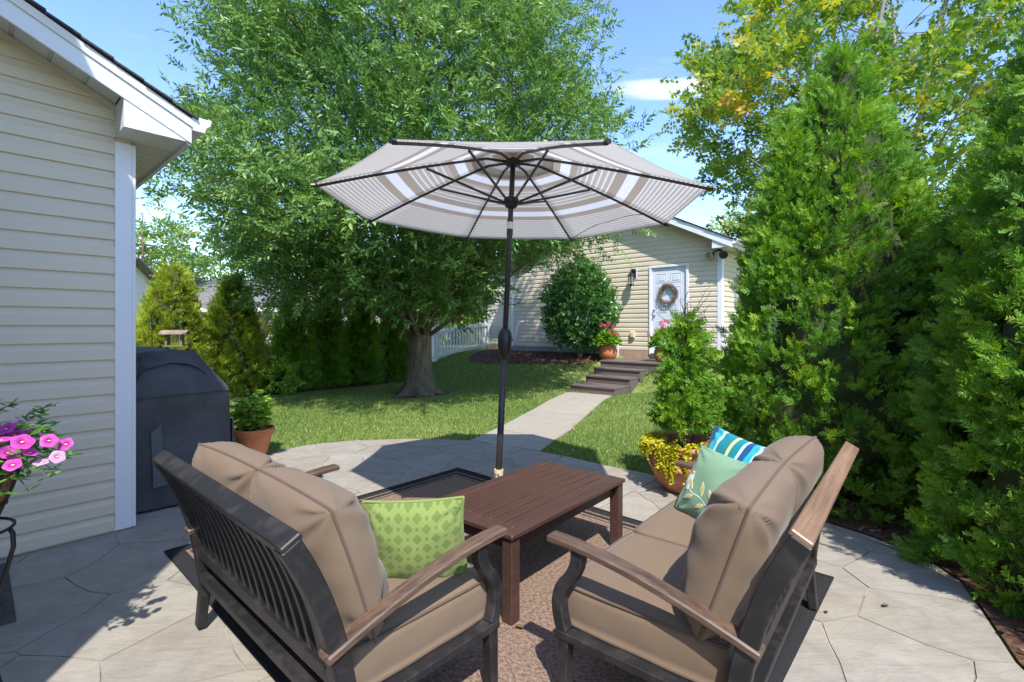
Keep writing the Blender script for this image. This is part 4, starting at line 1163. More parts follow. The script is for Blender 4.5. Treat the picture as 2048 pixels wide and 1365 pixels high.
# ---- picket fence
def picket_fence():
    t = thing("picket_fence", "white picket fence with scalloped top between garage and evergreens", "fence", (FEN0.x, FEN0.y, 0))
    t.rotation_euler = (0, 0, A + R(180))                    # local x = -U (towards the left), local y = -V (lawn side)
    PANEL = 2.3; npan = 5
    pk = MB().hexa([(-0.036, -0.011, 0), (0.036, -0.011, 0), (0.036, 0.011, 0), (-0.036, 0.011, 0), (-0.036, -0.011, 1), (0.036, -0.011, 1), (0.036, 0.011, 1), (-0.036, 0.011, 1)])
    for p_i in range(npan + 1):
        x = p_i * PANEL; g = float(hz(*(fp(x, 0)[:2])))
        if p_i == 0: continue
        MB().box((x, 0, g + 0.58), (0.11, 0.11, 1.2)).build("post", "white_vinyl", t, bevel=0.004)
        MB().add([(x - .07, -.07, g + 1.18), (x + .07, -.07, g + 1.18), (x + .07, .07, g + 1.18), (x - .07, .07, g + 1.18), (x, 0, g + 1.25)], [(3, 2, 1, 0), (0, 1, 4), (1, 2, 4), (2, 3, 4), (3, 0, 4)]).build("post_cap", "white_vinyl", t)
    pm = {}
    for p_i in range(npan):
        x0 = p_i * PANEL + 0.08; x1 = (p_i + 1) * PANEL - 0.08
        g0 = float(hz(*(fp(x0, 0)[:2]))); g1 = float(hz(*(fp(x1, 0)[:2])))
        for zz in (0.10, 0.78):
            MB().hexa([(x0, 0.012, g0 + zz), (x1, 0.012, g1 + zz), (x1, 0.05, g1 + zz), (x0, 0.05, g0 + zz), (x0, 0.012, g0 + zz + .085), (x1, 0.012, g1 + zz + .085), (x1, 0.05, g1 + zz + .085), (x0, 0.05, g0 + zz + .085)]).build("rail", "white_vinyl", t)
        n_ = 17
        for i in range(n_):
            a = (i + 0.5) / n_; x = x0 + (x1 - x0) * a; g = g0 + (g1 - g0) * a
            h = 1.02 - 0.11 * math.sin(math.pi * a); z0 = g + 0.05
            if "m" not in pm:
                mb = MB(); mb.add([(-0.033, -0.011, 0), (0.033, -0.011, 0), (0.033, 0.011, 0), (-0.033, 0.011, 0), (-0.033, -0.011, 0.94), (0.033, -0.011, 0.94), (0.033, 0.011, 0.94), (-0.033, 0.011, 0.94), (0, -0.011, 1.0), (0, 0.011, 1.0)],
                       [(3, 2, 1, 0), (0, 1, 5, 4), (1, 2, 6, 5), (2, 3, 7, 6), (3, 0, 4, 7), (4, 5, 8), (6, 7, 9), (5, 6, 9, 8), (7, 4, 8, 9)]); pm["m"] = mb.mesh("picket")
            o = link("picket", pm["m"], "white_vinyl", t, (x, 0, z0)); o.scale = (1, 1, h - 0.05)
picket_fence()

# =================================================================== PATIO FURNITURE
def rug():
    B = px2(915, 938); c = B - U * (RUG_X / 2) - V * (RUG_Y / 2)
    nx, ny = 49, 63
    X, Y = np.meshgrid(np.linspace(-RUG_X / 2, RUG_X / 2, nx), np.linspace(-RUG_Y / 2, RUG_Y / 2, ny))
    wav = 0.006 * np.exp(-(np.minimum(RUG_X / 2 - X, 0.5)) / 0.10) * (0.5 + 0.5 * np.sin(Y * 5.2 + 1)) ** 2
    top = np.stack([X, Y, 0.010 + wav], -1).reshape(-1, 3); bot = top.copy(); bot[:, 2] -= 0.009
    i = np.arange(nx * ny).reshape(ny, nx)
    f = np.stack([i[:-1, :-1], i[:-1, 1:], i[1:, 1:], i[1:, :-1]], -1).reshape(-1, 4)
    n = nx * ny
    edge = list(i[0, :]) + list(i[1:, -1]) + list(i[-1, -2::-1]) + list(i[-2:0:-1, 0])
    sd = np.array([(a + n, b + n, b, a) for a, b in zip(edge, edge[1:] + edge[:1])])
    me = np_mesh("outdoor_rug", np.concatenate([top, bot]), np.concatenate([f, f[:, ::-1] + n, sd]), smooth=False)
    o = link("outdoor_rug", me, "rug_weave", None, (c.x, c.y, 0.0), (0, 0, A))
    tag(o, "brown woven outdoor rug with black striped border under the seats", "rug")
rug()

# ---- cushions
def pillow(w_, h_, t_, nx=26, k_round=0.22, concave=0.0, p=2.6, q=0.42, crease=0.006, seed=0, sag=0.0, back=1.0):
    """closed pillow; x across, z up, y thickness; seam in the middle plane"""
    r = random.Random(seed); ph = [r.uniform(0, 6.28) for _ in range(8)]
    def surf(a, b, side):
        x = a * math.sqrt(max(0, 1 - k_round * b * b)); z = b * math.sqrt(max(0, 1 - k_round * a * a))
        x *= 1 - concave * (1 - b * b); z *= 1 - concave * (1 - a * a)
        th = max(0, (1 - abs(a) ** p) * (1 - abs(b) ** p)) ** q
        dsp = 0.0
        for ci, (cx_, cz_) in enumerate(((-1, -1), (1, -1), (1, 1), (-1, 1))):
            dx, dz = a - cx_, b - cz_; d = math.hypot(dx, dz); an = math.atan2(dz, dx)
            dsp += crease * math.sin(11 * an + ph[ci] + 2.0 * d) * math.exp(-((d - 0.32) / 0.30) ** 2)
        dsp += crease * 0.7 * math.sin(5 * a + 3 * b * b + ph[4]) * math.sin(4 * b + ph[5]) * th
        dsp += crease * 0.5 * math.sin(13 * b + 3 * a + ph[6]) * max(0, abs(a) - 0.3) * th
        yy = side * (1.0 if side > 0 else back) * (th * t_ / 2 + dsp * (1 if th > 0.05 else th * 20))
        zz = z * h_ / 2 - sag * (1 - b) * 0.0
        return Vector((x * w_ / 2 * (1 + 0.012 * math.sin(3 * b + ph[7])), yy, zz))
    def par(i): u_ = -1 + 2 * i / nx; return math.copysign(1 - (1 - abs(u_)) ** 1.55, u_)
    vs = []; fs = []; uv = []
    ids = {}
    for side in (-1, 1):
        for j in range(nx + 1):
            for i in range(nx + 1):
                border = i in (0, nx) or j in (0, nx)
                key = (i, j, 0 if border else side)
                if key not in ids:
                    ids[key] = len(vs); vs.append(tuple(surf(par(i), par(j), 0 if border else side))); uv.append((par(i), par(j)))
        for j in range(nx):
            for i in range(nx):
                g = lambda i_, j_: ids[(i_, j_, 0 if (i_ in (0, nx) or j_ in (0, nx)) else side)]
                q_ = (g(i, j), g(i + 1, j), g(i + 1, j + 1), g(i, j + 1))
                fs.append(q_ if side < 0 else q_[::-1])
    me = bpy.data.meshes.new("pillow"); me.from_pydata(vs, [], fs)
    ul = me.uv_layers.new(name="UVMap")
    for lp in me.loops:
        a, b = uv[lp.vertex_index]; ul.data[lp.index].uv = ((a * w_ / 2 + 0.5), (b * h_ / 2 + 0.5))
    me.polygons.foreach_set("use_smooth", [True] * len(me.polygons)); me.update()
    rim = [surf(par(i), -1, 0) for i in range(nx)] + [surf(1, par(j), 0) for j in range(nx)] + [surf(par(i), 1, 0) for i in range(nx, 0, -1)] + [surf(-1, par(j), 0) for j in range(nx, 0, -1)]
    return me, rim, surf
def box_cushion(w_, d_, h_, nx=18, crown=0.018, seed=0, rnd=0.05):
    """seat cushion with a flat boxing band and slightly crowned top; base at z=0"""
    r = random.Random(seed); ph = [r.uniform(0, 6) for _ in range(4)]
    vs = []; fs = []
    def outline(a, b):
        m_ = max(abs(a), abs(b)); k = 0.10 * (min(abs(a), abs(b)) ** 6) * m_
        return a * w_ / 2 * (1 - k * 0.35), b * d_ / 2 * (1 - k * 0.35)
    idt, idb = {}, {}
    for j in range(nx + 1):
        for i in range(nx + 1):
            a = -1 + 2 * i / nx; b = -1 + 2 * j / nx; x, y = outline(a, b)
            dome = ((1 - a ** 6) * (1 - b ** 6)) ** 0.7
            z = h_ - 0.006 + crown * dome + 0.003 * math.sin(4 * a + ph[0]) * math.sin(5 * b + ph[1]) * dome
            idt[i, j] = len(vs); vs.append((x, y, z))
    for j in range(nx):
        for i in range(nx): fs.append((idt[i, j], idt[i + 1, j], idt[i + 1, j + 1], idt[i, j + 1]))
    per = [(i, 0) for i in range(nx)] + [(nx, j) for j in range(nx)] + [(i, nx) for i in range(nx, 0, -1)] + [(0, j) for j in range(nx, 0, -1)]
    rings = [[idt[p] for p in per]]
    for lv in (0.75, 0.5, 0.25, 0.03):
        ring = []
        for (i, j) in per:
            a = -1 + 2 * i / nx; b = -1 + 2 * j / nx; x, y = outline(a, b)
            bl = 1 + 0.022 * math.sin(math.pi * lv) + 0.004 * math.sin(9 * (a - b) + 6 * lv + ph[2])
            ring.append(len(vs)); vs.append((x * bl, y * bl, h_ * lv))
        rings.append(ring)
    n = len(per)
    for r0_, r1_ in zip(rings[:-1], rings[1:]):
        for k in range(n): fs.append((r0_[(k + 1) % n], r0_[k], r1_[k], r1_[(k + 1) % n]))
    fs.append(tuple(rings[-1]))
    me = bpy.data.meshes.new("seat_cushion"); me.from_pydata(vs, [], fs)
    me.polygons.foreach_set("use_smooth", [True] * len(me.polygons)); me.update()
    top = [Vector(vs[idt[p]]) for p in per]; bot = [Vector(vs[k]) for k in rings[-1]]
    return me, top, bot

def bez(p0, p1, p2, n=9):
    p0, p1, p2 = Vector(p0), Vector(p1), Vector(p2)
    return [p0 * (1 - t) ** 2 + p1 * 2 * t * (1 - t) + p2 * t * t for t in [i / (n - 1) for i in range(n)]]

LW = 1.325
def loveseat(label, loc, rz, seed, top_mat):
    """local +y = front, x = width; metal frame with curved slatted back, wood-look arms"""
    t = thing("loveseat", label, "loveseat", loc, rz, "two matching patio loveseats")
    hx = LW / 2 - 0.028
    yb, yf = -0.292, 0.292
    SZ = 0.245                                             # seat frame height
    fm = "bronze"
    # back curve in the y-z plane, leaning and bowed
    back = bez((0, yb - 0.010, SZ - 0.02), (0, yb - 0.035, 0.55), (0, yb - 0.185, 0.805), 11)
    def on_back(z): 
        for a, b in zip(back[:-1], back[1:]):
            if a.z <= z <= b.z: return lerp(a, b, (z - a.z) / (b.z - a.z))
        return back[-1]
    for s in (-1, 1):
        MB().sweep([Vector((s * hx, p.y, p.z)) for p in back], 0.052, 0.060, (1, 0, 0)).build("back_post", fm, t, bevel=0.004)
        MB().sweep([(s * hx, yb - 0.008, SZ - 0.03), (s * hx, yb - 0.03, 0.0)], 0.046, 0.046, (1, 0, 0), [1, 0.8]).build("leg", fm, t, bevel=0.004)
        MB().sweep([(s * hx, yf, SZ - 0.005), (s * hx, yf + 0.006, 0.0)], 0.046, 0.046, (1, 0, 0), [1, 0.8]).build("leg", fm, t, bevel=0.004)
        # curved front arm support
        fpost = bez((s * hx, yf + 0.004, SZ + 0.010), (s * hx, yf + 0.060, 0.385), (s * hx, yf - 0.025, 0.460), 8) + bez((s * hx, yf - 0.030, 0.468), (s * hx, yf - 0.066, 0.52), (s * hx, yf - 0.055, 0.574), 6)[1:]
        MB().sweep(fpost, 0.048, 0.046, (1, 0, 0)).build("arm_support", fm, t, bevel=0.004)
        # arm, wood-look plank bowed along its length
        arm = bez((s * (hx + 0.004), yb - 0.085, 0.450), (s * (hx + 0.004), 0.04, 0.590), (s * (hx + 0.004), yf + 0.065, 0.590), 12)
        MB().sweep(arm, 0.062, 0.026, (1, 0, 0)).build("armrest", "arm_wood", t, bevel=0.005)
        MB().box((s * hx, 0, SZ), (0.052, yf - yb + 0.06, 0.030)).build("side_rail", fm, t, bevel=0.003)
    MB().box((0, yf, SZ - 0.001), (2 * hx - 0.054, 0.050, 0.030)).build("front_rail", fm, t, bevel=0.003)
    MB().box((0, yb - 0.02, SZ - 0.001), (2 * hx - 0.054, 0.060, 0.028)).build("rear_rail", fm, t, bevel=0.003)
    for yy in (-0.17, 0.0, 0.17):
        MB().box((0, yy, SZ - 0.006), (2 * hx - 0.056, 0.045, 0.012)).build("seat_slat", fm, t)
    # back rails and slats
    zl = 0.345; pl = on_back(zl)
    MB().box((0, pl.y, zl), (2 * hx - 0.054, 0.034, 0.046)).build("lower_back_rail", fm, t, bevel=0.003)
    pt = on_back(0.79)
    nrm = (back[-1] - back[-2]).normalized()
    tr = MB(); tr.sweep([(-hx - 0.026, pt.y - 0.006, 0.812), (hx + 0.026, pt.y - 0.006, 0.812)], 0.062, 0.020, (0, nrm.z, -nrm.y)); tr.build("top_cap", top_mat, t, bevel=0.004)
    tr = MB(); q0 = on_back(0.725); q1 = on_back(0.798)
    tr.hexa([(-hx + 0.027, q0.y - 0.012, q0.z), (hx - 0.027, q0.y - 0.012, q0.z), (hx - 0.027, q0.y + 0.012, q0.z), (-hx + 0.027, q0.y + 0.012, q0.z), (-hx + 0.027, q1.y - 0.012, q1.z), (hx - 0.027, q1.y - 0.012, q1.z), (hx - 0.027, q1.y + 0.012, q1.z), (-hx + 0.027, q1.y + 0.012, q1.z)])
    tr.build("top_back_rail", fm, t, bevel=0.002)
    ns_ = 15; sm = None
    for i in range(ns_):
        x = -hx + 0.027 + (2 * hx - 0.054) * (i + 1) / (ns_ + 1)
        if sm is None:
            sm = MB().sweep([Vector((0, p.y, p.z)) for p in [on_back(z) for z in np.linspace(zl + 0.018, 0.73, 9)]], 0.026, 0.016, (1, 0, 0)).mesh("slat")
        link("slat", sm, fm, t, (x, 0, 0))
    # seat cushions
    cw = (2 * hx - 0.05) / 2
    for k, s in enumerate((-1, 1)):
        me, top, bot = box_cushion(cw - 0.004, yf - yb + 0.03, 0.150, seed=seed + k)
        c = link("seat_cushion", me, "cushion_tan", t, (s * cw / 2, 0.028, SZ + 0.016))
        for rim in (top, bot):
            MB().tube([p * 1.002 for p in rim], 0.0052, 6, closed=True).build("piping", "piping_tan", c, smooth=True)
    # back cushions: lean on the slats
    for k, s in enumerate((-1, 1)):
        me, rim, sf = pillow(cw * 1.03, 0.490, 0.290, 38, 0.075, 0.012, 4.2, 0.50, 0.0150, seed * 3 + k, back=0.62)
        c = link("back_cushion", me, "cushion_tan", t, (s * cw * 0.505, yb + 0.040, SZ + 0.166 + 0.212), (R(18), 0, R(-2 * s)))
        MB().tube([p for p in rim], 0.0055, 6, closed=True).build("piping", "piping_tan", c, smooth=True)
    return t
# left: facing U ; right: facing V
Lrz = R(-42.0)
cL = Vector((-0.751, 2.088, 0))
SEAT_L = loveseat("tan cushioned loveseat holding the green lattice pillow, dark slatted back", (cL.x, cL.y, 0.016), Lrz, 3, "bronze")
Rrz = R(50.5)
cR = Vector((0.828, 2.133, 0))
SEAT_R = loveseat("tan cushioned loveseat holding teal and mint pillows, brown top rail", (cR.x, cR.y, 0.016), Rrz, 8, "rail_wood")

def seat_local(seat_loc, rz, p):
    c, s = math.cos(rz), math.sin(rz); return Vector((seat_loc.x + p[0] * c - p[1] * s, seat_loc.y + p[0] * s + p[1] * c, p[2] + 0.016))
def throw_pillow(label, seat, rz, p, rot, size, th, mat, seed, group=None, crease=0.008):
    me, rim, sf = pillow(size[0], size[1], th, 26, 0.0, 0.055, 2.2, 0.55, crease, seed)
    w_ = seat_local(seat, rz, p)
    e = Matrix.Rotation(rz, 4, 'Z') @ Matrix.Rotation(rot[2], 4, 'Z') @ Matrix.Rotation(rot[0], 4, 'X') @ Matrix.Rotation(rot[1], 4, 'Y')
    o = link("throw_pillow", me, mat, None, w_, e.to_euler())
    tag(o, label, "pillow", group)
    return o, rim, sf
o, rim, sf = throw_pillow("lime green throw pillow with lattice pattern against tan cushion", cL, Lrz, (0.395, 0.125, 0.545), (R(8), R(-2), R(44)), (0.385, 0.35), 0.17, "pillow_green", 5)
MB().tube(rim, 0.0065, 6, closed=True).build("piping", "pillow_green_plain", o, smooth=True)
o, rim, sf = throw_pillow("teal pillow with navy, white and yellow stripes", cR, Rrz, (0.500, 0.030, 0.610), (R(22), R(-6), R(60)), (0.44, 0.43), 0.14, "pillow_teal", 6)
o, rim, sf = throw_pillow("mint green pillow printed with an owl on a leafy branch", cR, Rrz, (0.365, 0.060, 0.570), (R(26), R(-4), R(64)), (0.38, 0.37), 0.13, "pillow_mint", 7)
# print on the mint pillow: branch, leaves and an owl, lying on the fabric
def print_shape(name, pts2, mat, parent, sf, lift=0.002):
    """filled polygon in (a,b) pillow coordinates pressed on the front (+y) face"""
    c = (sum(p[0] for p in pts2) / len(pts2), sum(p[1] for p in pts2) / len(pts2))
    n = len(pts2); vs = []; 
    for k in (1.0, 0.66, 0.33):
        for a, b in pts2:
            p = sf(c[0] + (a - c[0]) * k, c[1] + (b - c[1]) * k, 1); vs.append((p.x, p.y + lift, p.z))
    p = sf(c[0], c[1], 1); vs.append((p.x, p.y + lift, p.z))
    fs = []
    for r_i in range(2):
        for i in range(n): fs.append((r_i * n + i, r_i * n + (i + 1) % n, (r_i + 1) * n + (i + 1) % n, (r_i + 1) * n + i))
    for i in range(n): fs.append((2 * n + i, 2 * n + (i + 1) % n, 3 * n))
    return MB().add(vs, fs).build(name, mat, parent)
def leaf2(x, y, L, wd, an, k=1.0):
    pts = []
    for i in range(9):
        a = i / 8; pts.append((a * L, wd * math.sin(math.pi * a) * (1 - 0.3 * a)))
    for i in range(7, 0, -1):
        a = i / 8; pts.append((a * L, -wd * math.sin(math.pi * a) * (1 - 0.3 * a)))
    c, s = math.cos(an), math.sin(an); m0 = L / 2
    return [(x + ((p[0] - m0) * k + m0) * c - p[1] * k * s, y + ((p[0] - m0) * k + m0) * s + p[1] * k * c) for p in pts]
def band(pts, w0):
    out1, out2 = [], []
    for i, p in enumerate(pts):
        a = pts[max(i - 1, 0)]; b = pts[min(i + 1, len(pts) - 1)]; d = Vector((b[0] - a[0], b[1] - a[1])).normalized()
        out1.append((p[0] - d.y * w0, p[1] + d.x * w0)); out2.append((p[0] + d.y * w0, p[1] - d.x * w0))
    return out1 + out2[::-1]
def branch_strip(pts, w0, mat, name):
    q = band(pts, w0); n = len(pts); vs = []
    for a, b in q: 
        p = sf(a, b, 1); vs.append((p.x, p.y + 0.0018, p.z))
    MB().add(vs, [(i, i + 1, 2 * n - 2 - i, 2 * n - 1 - i) for i in range(n - 1)]).build(name, mat, o)
# on the +y face x runs right to left for the viewer in front
branch_strip([(-0.75 + 1.5 * i / 14, -0.62 + 0.38 * (i / 14) ** 1.2 + 0.03 * math.sin(i)) for i in range(15)], 0.014, "print_white", "print_branch")
for x, y, L, wd, an in ((-0.35, -0.42, 0.42, 0.085, R(60)), (0.05, -0.36, 0.44, 0.09, R(75)), (0.45, -0.28, 0.40, 0.085, R(50)), (-0.1, -0.52, 0.34, 0.07, R(-35)), (0.35, -0.42, 0.36, 0.075, R(-30)), (-0.55, -0.6, 0.30, 0.065, R(-50))):
    print_shape("print_leaf", leaf2(x, y, L, wd, an), "print_white", o, sf, 0.0018)
    print_shape("print_leaf", leaf2(x, y, L, wd, an, 0.78), "print_yellow", o, sf, 0.0028)
owl = [(0.68 + 0.125 * math.cos(a), -0.06 + 0.30 * math.sin(a) * (1 - 0.08 * math.cos(a))) for a in [2 * math.pi * i / 18 for i in range(18)]]
print_shape("print_owl", owl, "print_white", o, sf, 0.0018)
for i in range(9):
    y_ = -0.28 + 0.05 * i
    branch_strip([(0.60 + 0.16 * j / 4 + 0.012 * math.sin(i * 2 + j), y_ + 0.02 * math.sin(j * 2.2 + i)) for j in range(5)], 0.008, "print_grey", "print_feather")
for ex in (0.64, 0.72):
    print_shape("print_eye", [(ex + 0.028 * math.cos(a), 0.15 + 0.035 * math.sin(a)) for a in [2 * math.pi * i / 10 for i in range(10)]], "print_grey", o, sf, 0.003)

# ---- coffee table
def coffee_table():
    TL, TW, TH = 1.115, 0.64, 0.425
    c = Vector((0.114, 2.893, 0)); rz = R(50.0)
    t = thing("coffee_table", "dark brown slatted coffee table on the rug", "table", (c.x, c.y, 0.011), rz)
    th = 0.024; b = 0.062
    for s in (-1, 1):
        MB().box((0, s * (TW / 2 - b / 2), TH - th / 2), (TL, b, th)).build("edge_board", "table_wood", t, bevel=0.004)
        MB().box((s * (TL / 2 - 0.045), 0, TH - th / 2), (0.09, TW - 2 * b - 0.003, th)).build("end_board", "table_wood", t, bevel=0.003)
        MB().box((0, s * (TW / 2 - 0.055), TH - th - 0.036), (TL - 0.15, 0.022, 0.070)).build("apron", "table_wood", t)
        MB().box((s * (TL / 2 - 0.055), 0, TH - th - 0.036), (0.022, TW - 0.15, 0.070)).build("apron", "table_wood", t)
    n = 7; wd = (TW - 2 * b) / n
    sm = MB().box((0, 0, 0), (TL - 0.182, wd - 0.0085, th)).mesh("slat", bevel=0.003)
    for i in range(n): link("slat", sm, "table_wood", t, (0, -TW / 2 + b + wd * (i + 0.5), TH - th / 2 - 0.001))
    for i in range(n):
        pass
    for sx_ in (-0.3, 0.3): MB().box((sx_, 0, TH - th - 0.016), (0.05, TW - 0.135, 0.026)).build("cross_bar", "table_wood", t)
    for sx_ in (-1, 1):
        for sy_ in (-1, 1):
            MB().sweep([(sx_ * (TL / 2 - 0.042), sy_ * (TW / 2 - 0.042), TH - th - 0.001), (sx_ * (TL / 2 - 0.042), sy_ * (TW / 2 - 0.042), 0)], 0.062, 0.062, (1, 0, 0), [1, 0.95]).build("leg", "table_wood", t, bevel=0.004)
coffee_table()

# ---- market umbrella
def umbrella():
    base = Vector((-0.112, 3.52, 0.0)); top = Vector((0.008, 3.57, 2.60))
    t = thing("patio_umbrella", "open octagonal patio umbrella with taupe and white stripes", "umbrella", base)
    ax = (top - base).normalized()
    def on(z): return ax * (z / ax.z)
    MB().lathe([(0.0, 0.0), (0.265, 0.0), (0.27, 0.015), (0.25, 0.035), (0.12, 0.055), (0.05, 0.07), (0.034, 0.12), (0.0335, 0.34), (0.0, 0.341)], 28, (0, 0, 0.011)).build("base", "pole_bronze", t, smooth=True)
    MB().tube([on(0.335), on(0.375)], 0.034, 14).build("collar", "outlet_tan", t)
    MB().tube([on(0.05), on(1.20)], 0.0235, 14).build("lower_pole", "pole_bronze", t, smooth=True)
    MB().tube([on(1.20), on(2.10), on(2.12), on(2.62)], [0.0195, 0.0195, 0.019, 0.019], 14).build("upper_pole", "pole_bronze", t, smooth=True)
    # crank housing and handle
    h = MB().tube([on(1.165), on(1.185), on(1.26), on(1.325), on(1.365), on(1.385)], [0.024, 0.034, 0.050, 0.052, 0.040, 0.022], 16).build("crank_housing", "lamp_black", t, smooth=True)
    c = on(1.30)
    MB().tube([c + Vector((0.045, -0.02, 0.0)), c + Vector((0.075, -0.025, 0.01)), c + Vector((0.10, -0.03, 0.13)), c + Vector((0.15, -0.035, 0.135))], [0.011, 0.009, 0.008, 0.011], 8).build("crank_handle", "silver", h, smooth=True)
    MB().tube([on(2.055), on(2.17)], 0.0225, 14).build("tilt_joint", "pole_bronze", t)
    MB().tube([on(2.10) + Vector((0, -0.001, 0)), on(2.15) + Vector((0, -0.001, 0))], 0.0235, 14).build("paper_label", "label_white", t)
    hub = on(2.585)
    MB().tube([on(2.555), on(2.565), on(2.60), on(2.61)], [0.03, 0.055, 0.055, 0.03], 16).build("top_hub", "lamp_black", t)
    run = on(2.30)
    MB().tube([on(2.255), on(2.265), on(2.30), on(2.325), on(2.335)], [0.032, 0.045, 0.056, 0.052, 0.03], 16).build("runner", "lamp_black", t)
    # canopy: 8 panels, vertices computed in the umbrella's tilted frame
    up = Vector((0.022, 0.012, 1)).normalized(); e1 = Vector((1, 0, -0.022)).normalized(); e2 = up.cross(e1).normalized()
    RR = 1.335; apex = on(2.655); drop = 0.385
    a0 = R(-90 + 22.5 - 3)
    rim = []
    for i in range(8):
        a = a0 + i * R(45); rim.append(apex + e1 * (RR * math.cos(a)) + e2 * (RR * math.sin(a)) - up * drop)
    nr, nc = 22, 8
    def bow(k): return 0.018 * math.sin(math.pi * min(1, k)) 
    def rib_pt(i, k): return apex.lerp(rim[i % 8], k) + up * bow(k)
    for i in range(8):
        P, Q = i, i + 1; vs = []; hem = []; fs = []
        for r_ in range(nr + 1):
            k = r_ / nr; k = max(k, 0.004)
            a, b = rib_pt(P, k), rib_pt(Q, k)
            for c_ in range(nc + 1):
                s = c_ / nc; sagin = 0.014 * math.sin(math.pi * s) * k
                p = a.lerp(b, s) - up * sagin * 0.9
                if r_ == nr: p = p.lerp(apex - up * drop, 0.010 * math.sin(math.pi * s))
                vs.append(tuple(p)); hem.append(k)
        for r_ in range(nr):
            for c_ in range(nc):
                fs.append((r_ * (nc + 1) + c_, r_ * (nc + 1) + c_ + 1, (r_ + 1) * (nc + 1) + c_ + 1, (r_ + 1) * (nc + 1) + c_))
        o = link("canopy_panel", np_mesh("canopy_panel", np.array(vs), np.array(fs), {"hem": np.array(hem)}, True), "canopy_fabric", t)
        md = o.modifiers.new("Solidify", 'SOLIDIFY'); md.thickness = 0.0015; md.offset = 1
        # rib under the seam, strut from the runner
        ks = [0.02, 0.15, 0.3, 0.45, 0.6, 0.75, 0.9, 1.0]
        pts = [hub] + [rib_pt(i, k) - up * 0.020 for k in ks[1:]]
        side = (rim[i] - apex).cross(up).normalized()
        rb = MB().sweep(pts, 0.011, 0.016, side).build("rib", "pole_bronze", t)
        MB().tube([rib_pt(i, 0.985) - up * 0.016, rib_pt(i, 1.012) - up * 0.010], 0.014, 8).build("rib_tip", "lamp_black", rb)
        mid = rib_pt(i, 0.47) - up * 0.032
        MB().sweep([run + (rim[i] - apex).normalized() * 0.045, mid], 0.011, 0.015, side).build("strut", "pole_bronze", t)
    # small vent cap on top and finial
    vs = [tuple(apex + up * 0.035)]; fs = []; hem = [0.0]
    for i in range(8):
        p = apex.lerp(rim[i], 0.24) + up * (bow(0.24) + 0.022); vs.append(tuple(p)); hem.append(0.3)
    for i in range(8): fs.append((0, 1 + i, 1 + (i + 1) % 8))
    o = link("vent_cap", np_mesh("vent_cap", np.array(vs), np.array(fs), {"hem": np.array(hem)}), "canopy_fabric", t)
    MB().tube([apex + up * 0.02, apex + up * 0.04, apex + up * 0.06], [0.02, 0.026, 0.004], 10).build("finial", "lamp_black", t)
    # loose tie cord hanging over the far hem
    f0 = rim[3].lerp(rim[2], 0.42) * 1.0
    a = rib_pt(2, 0.82); b = rib_pt(3, 0.90)
    MB().tube(bez(a - up * 0.03, (a + b) / 2 + up * 0.05, b - up * 0.10, 10), 0.003, 5).build("tie_strap", "pole_bronze", t)
umbrella()

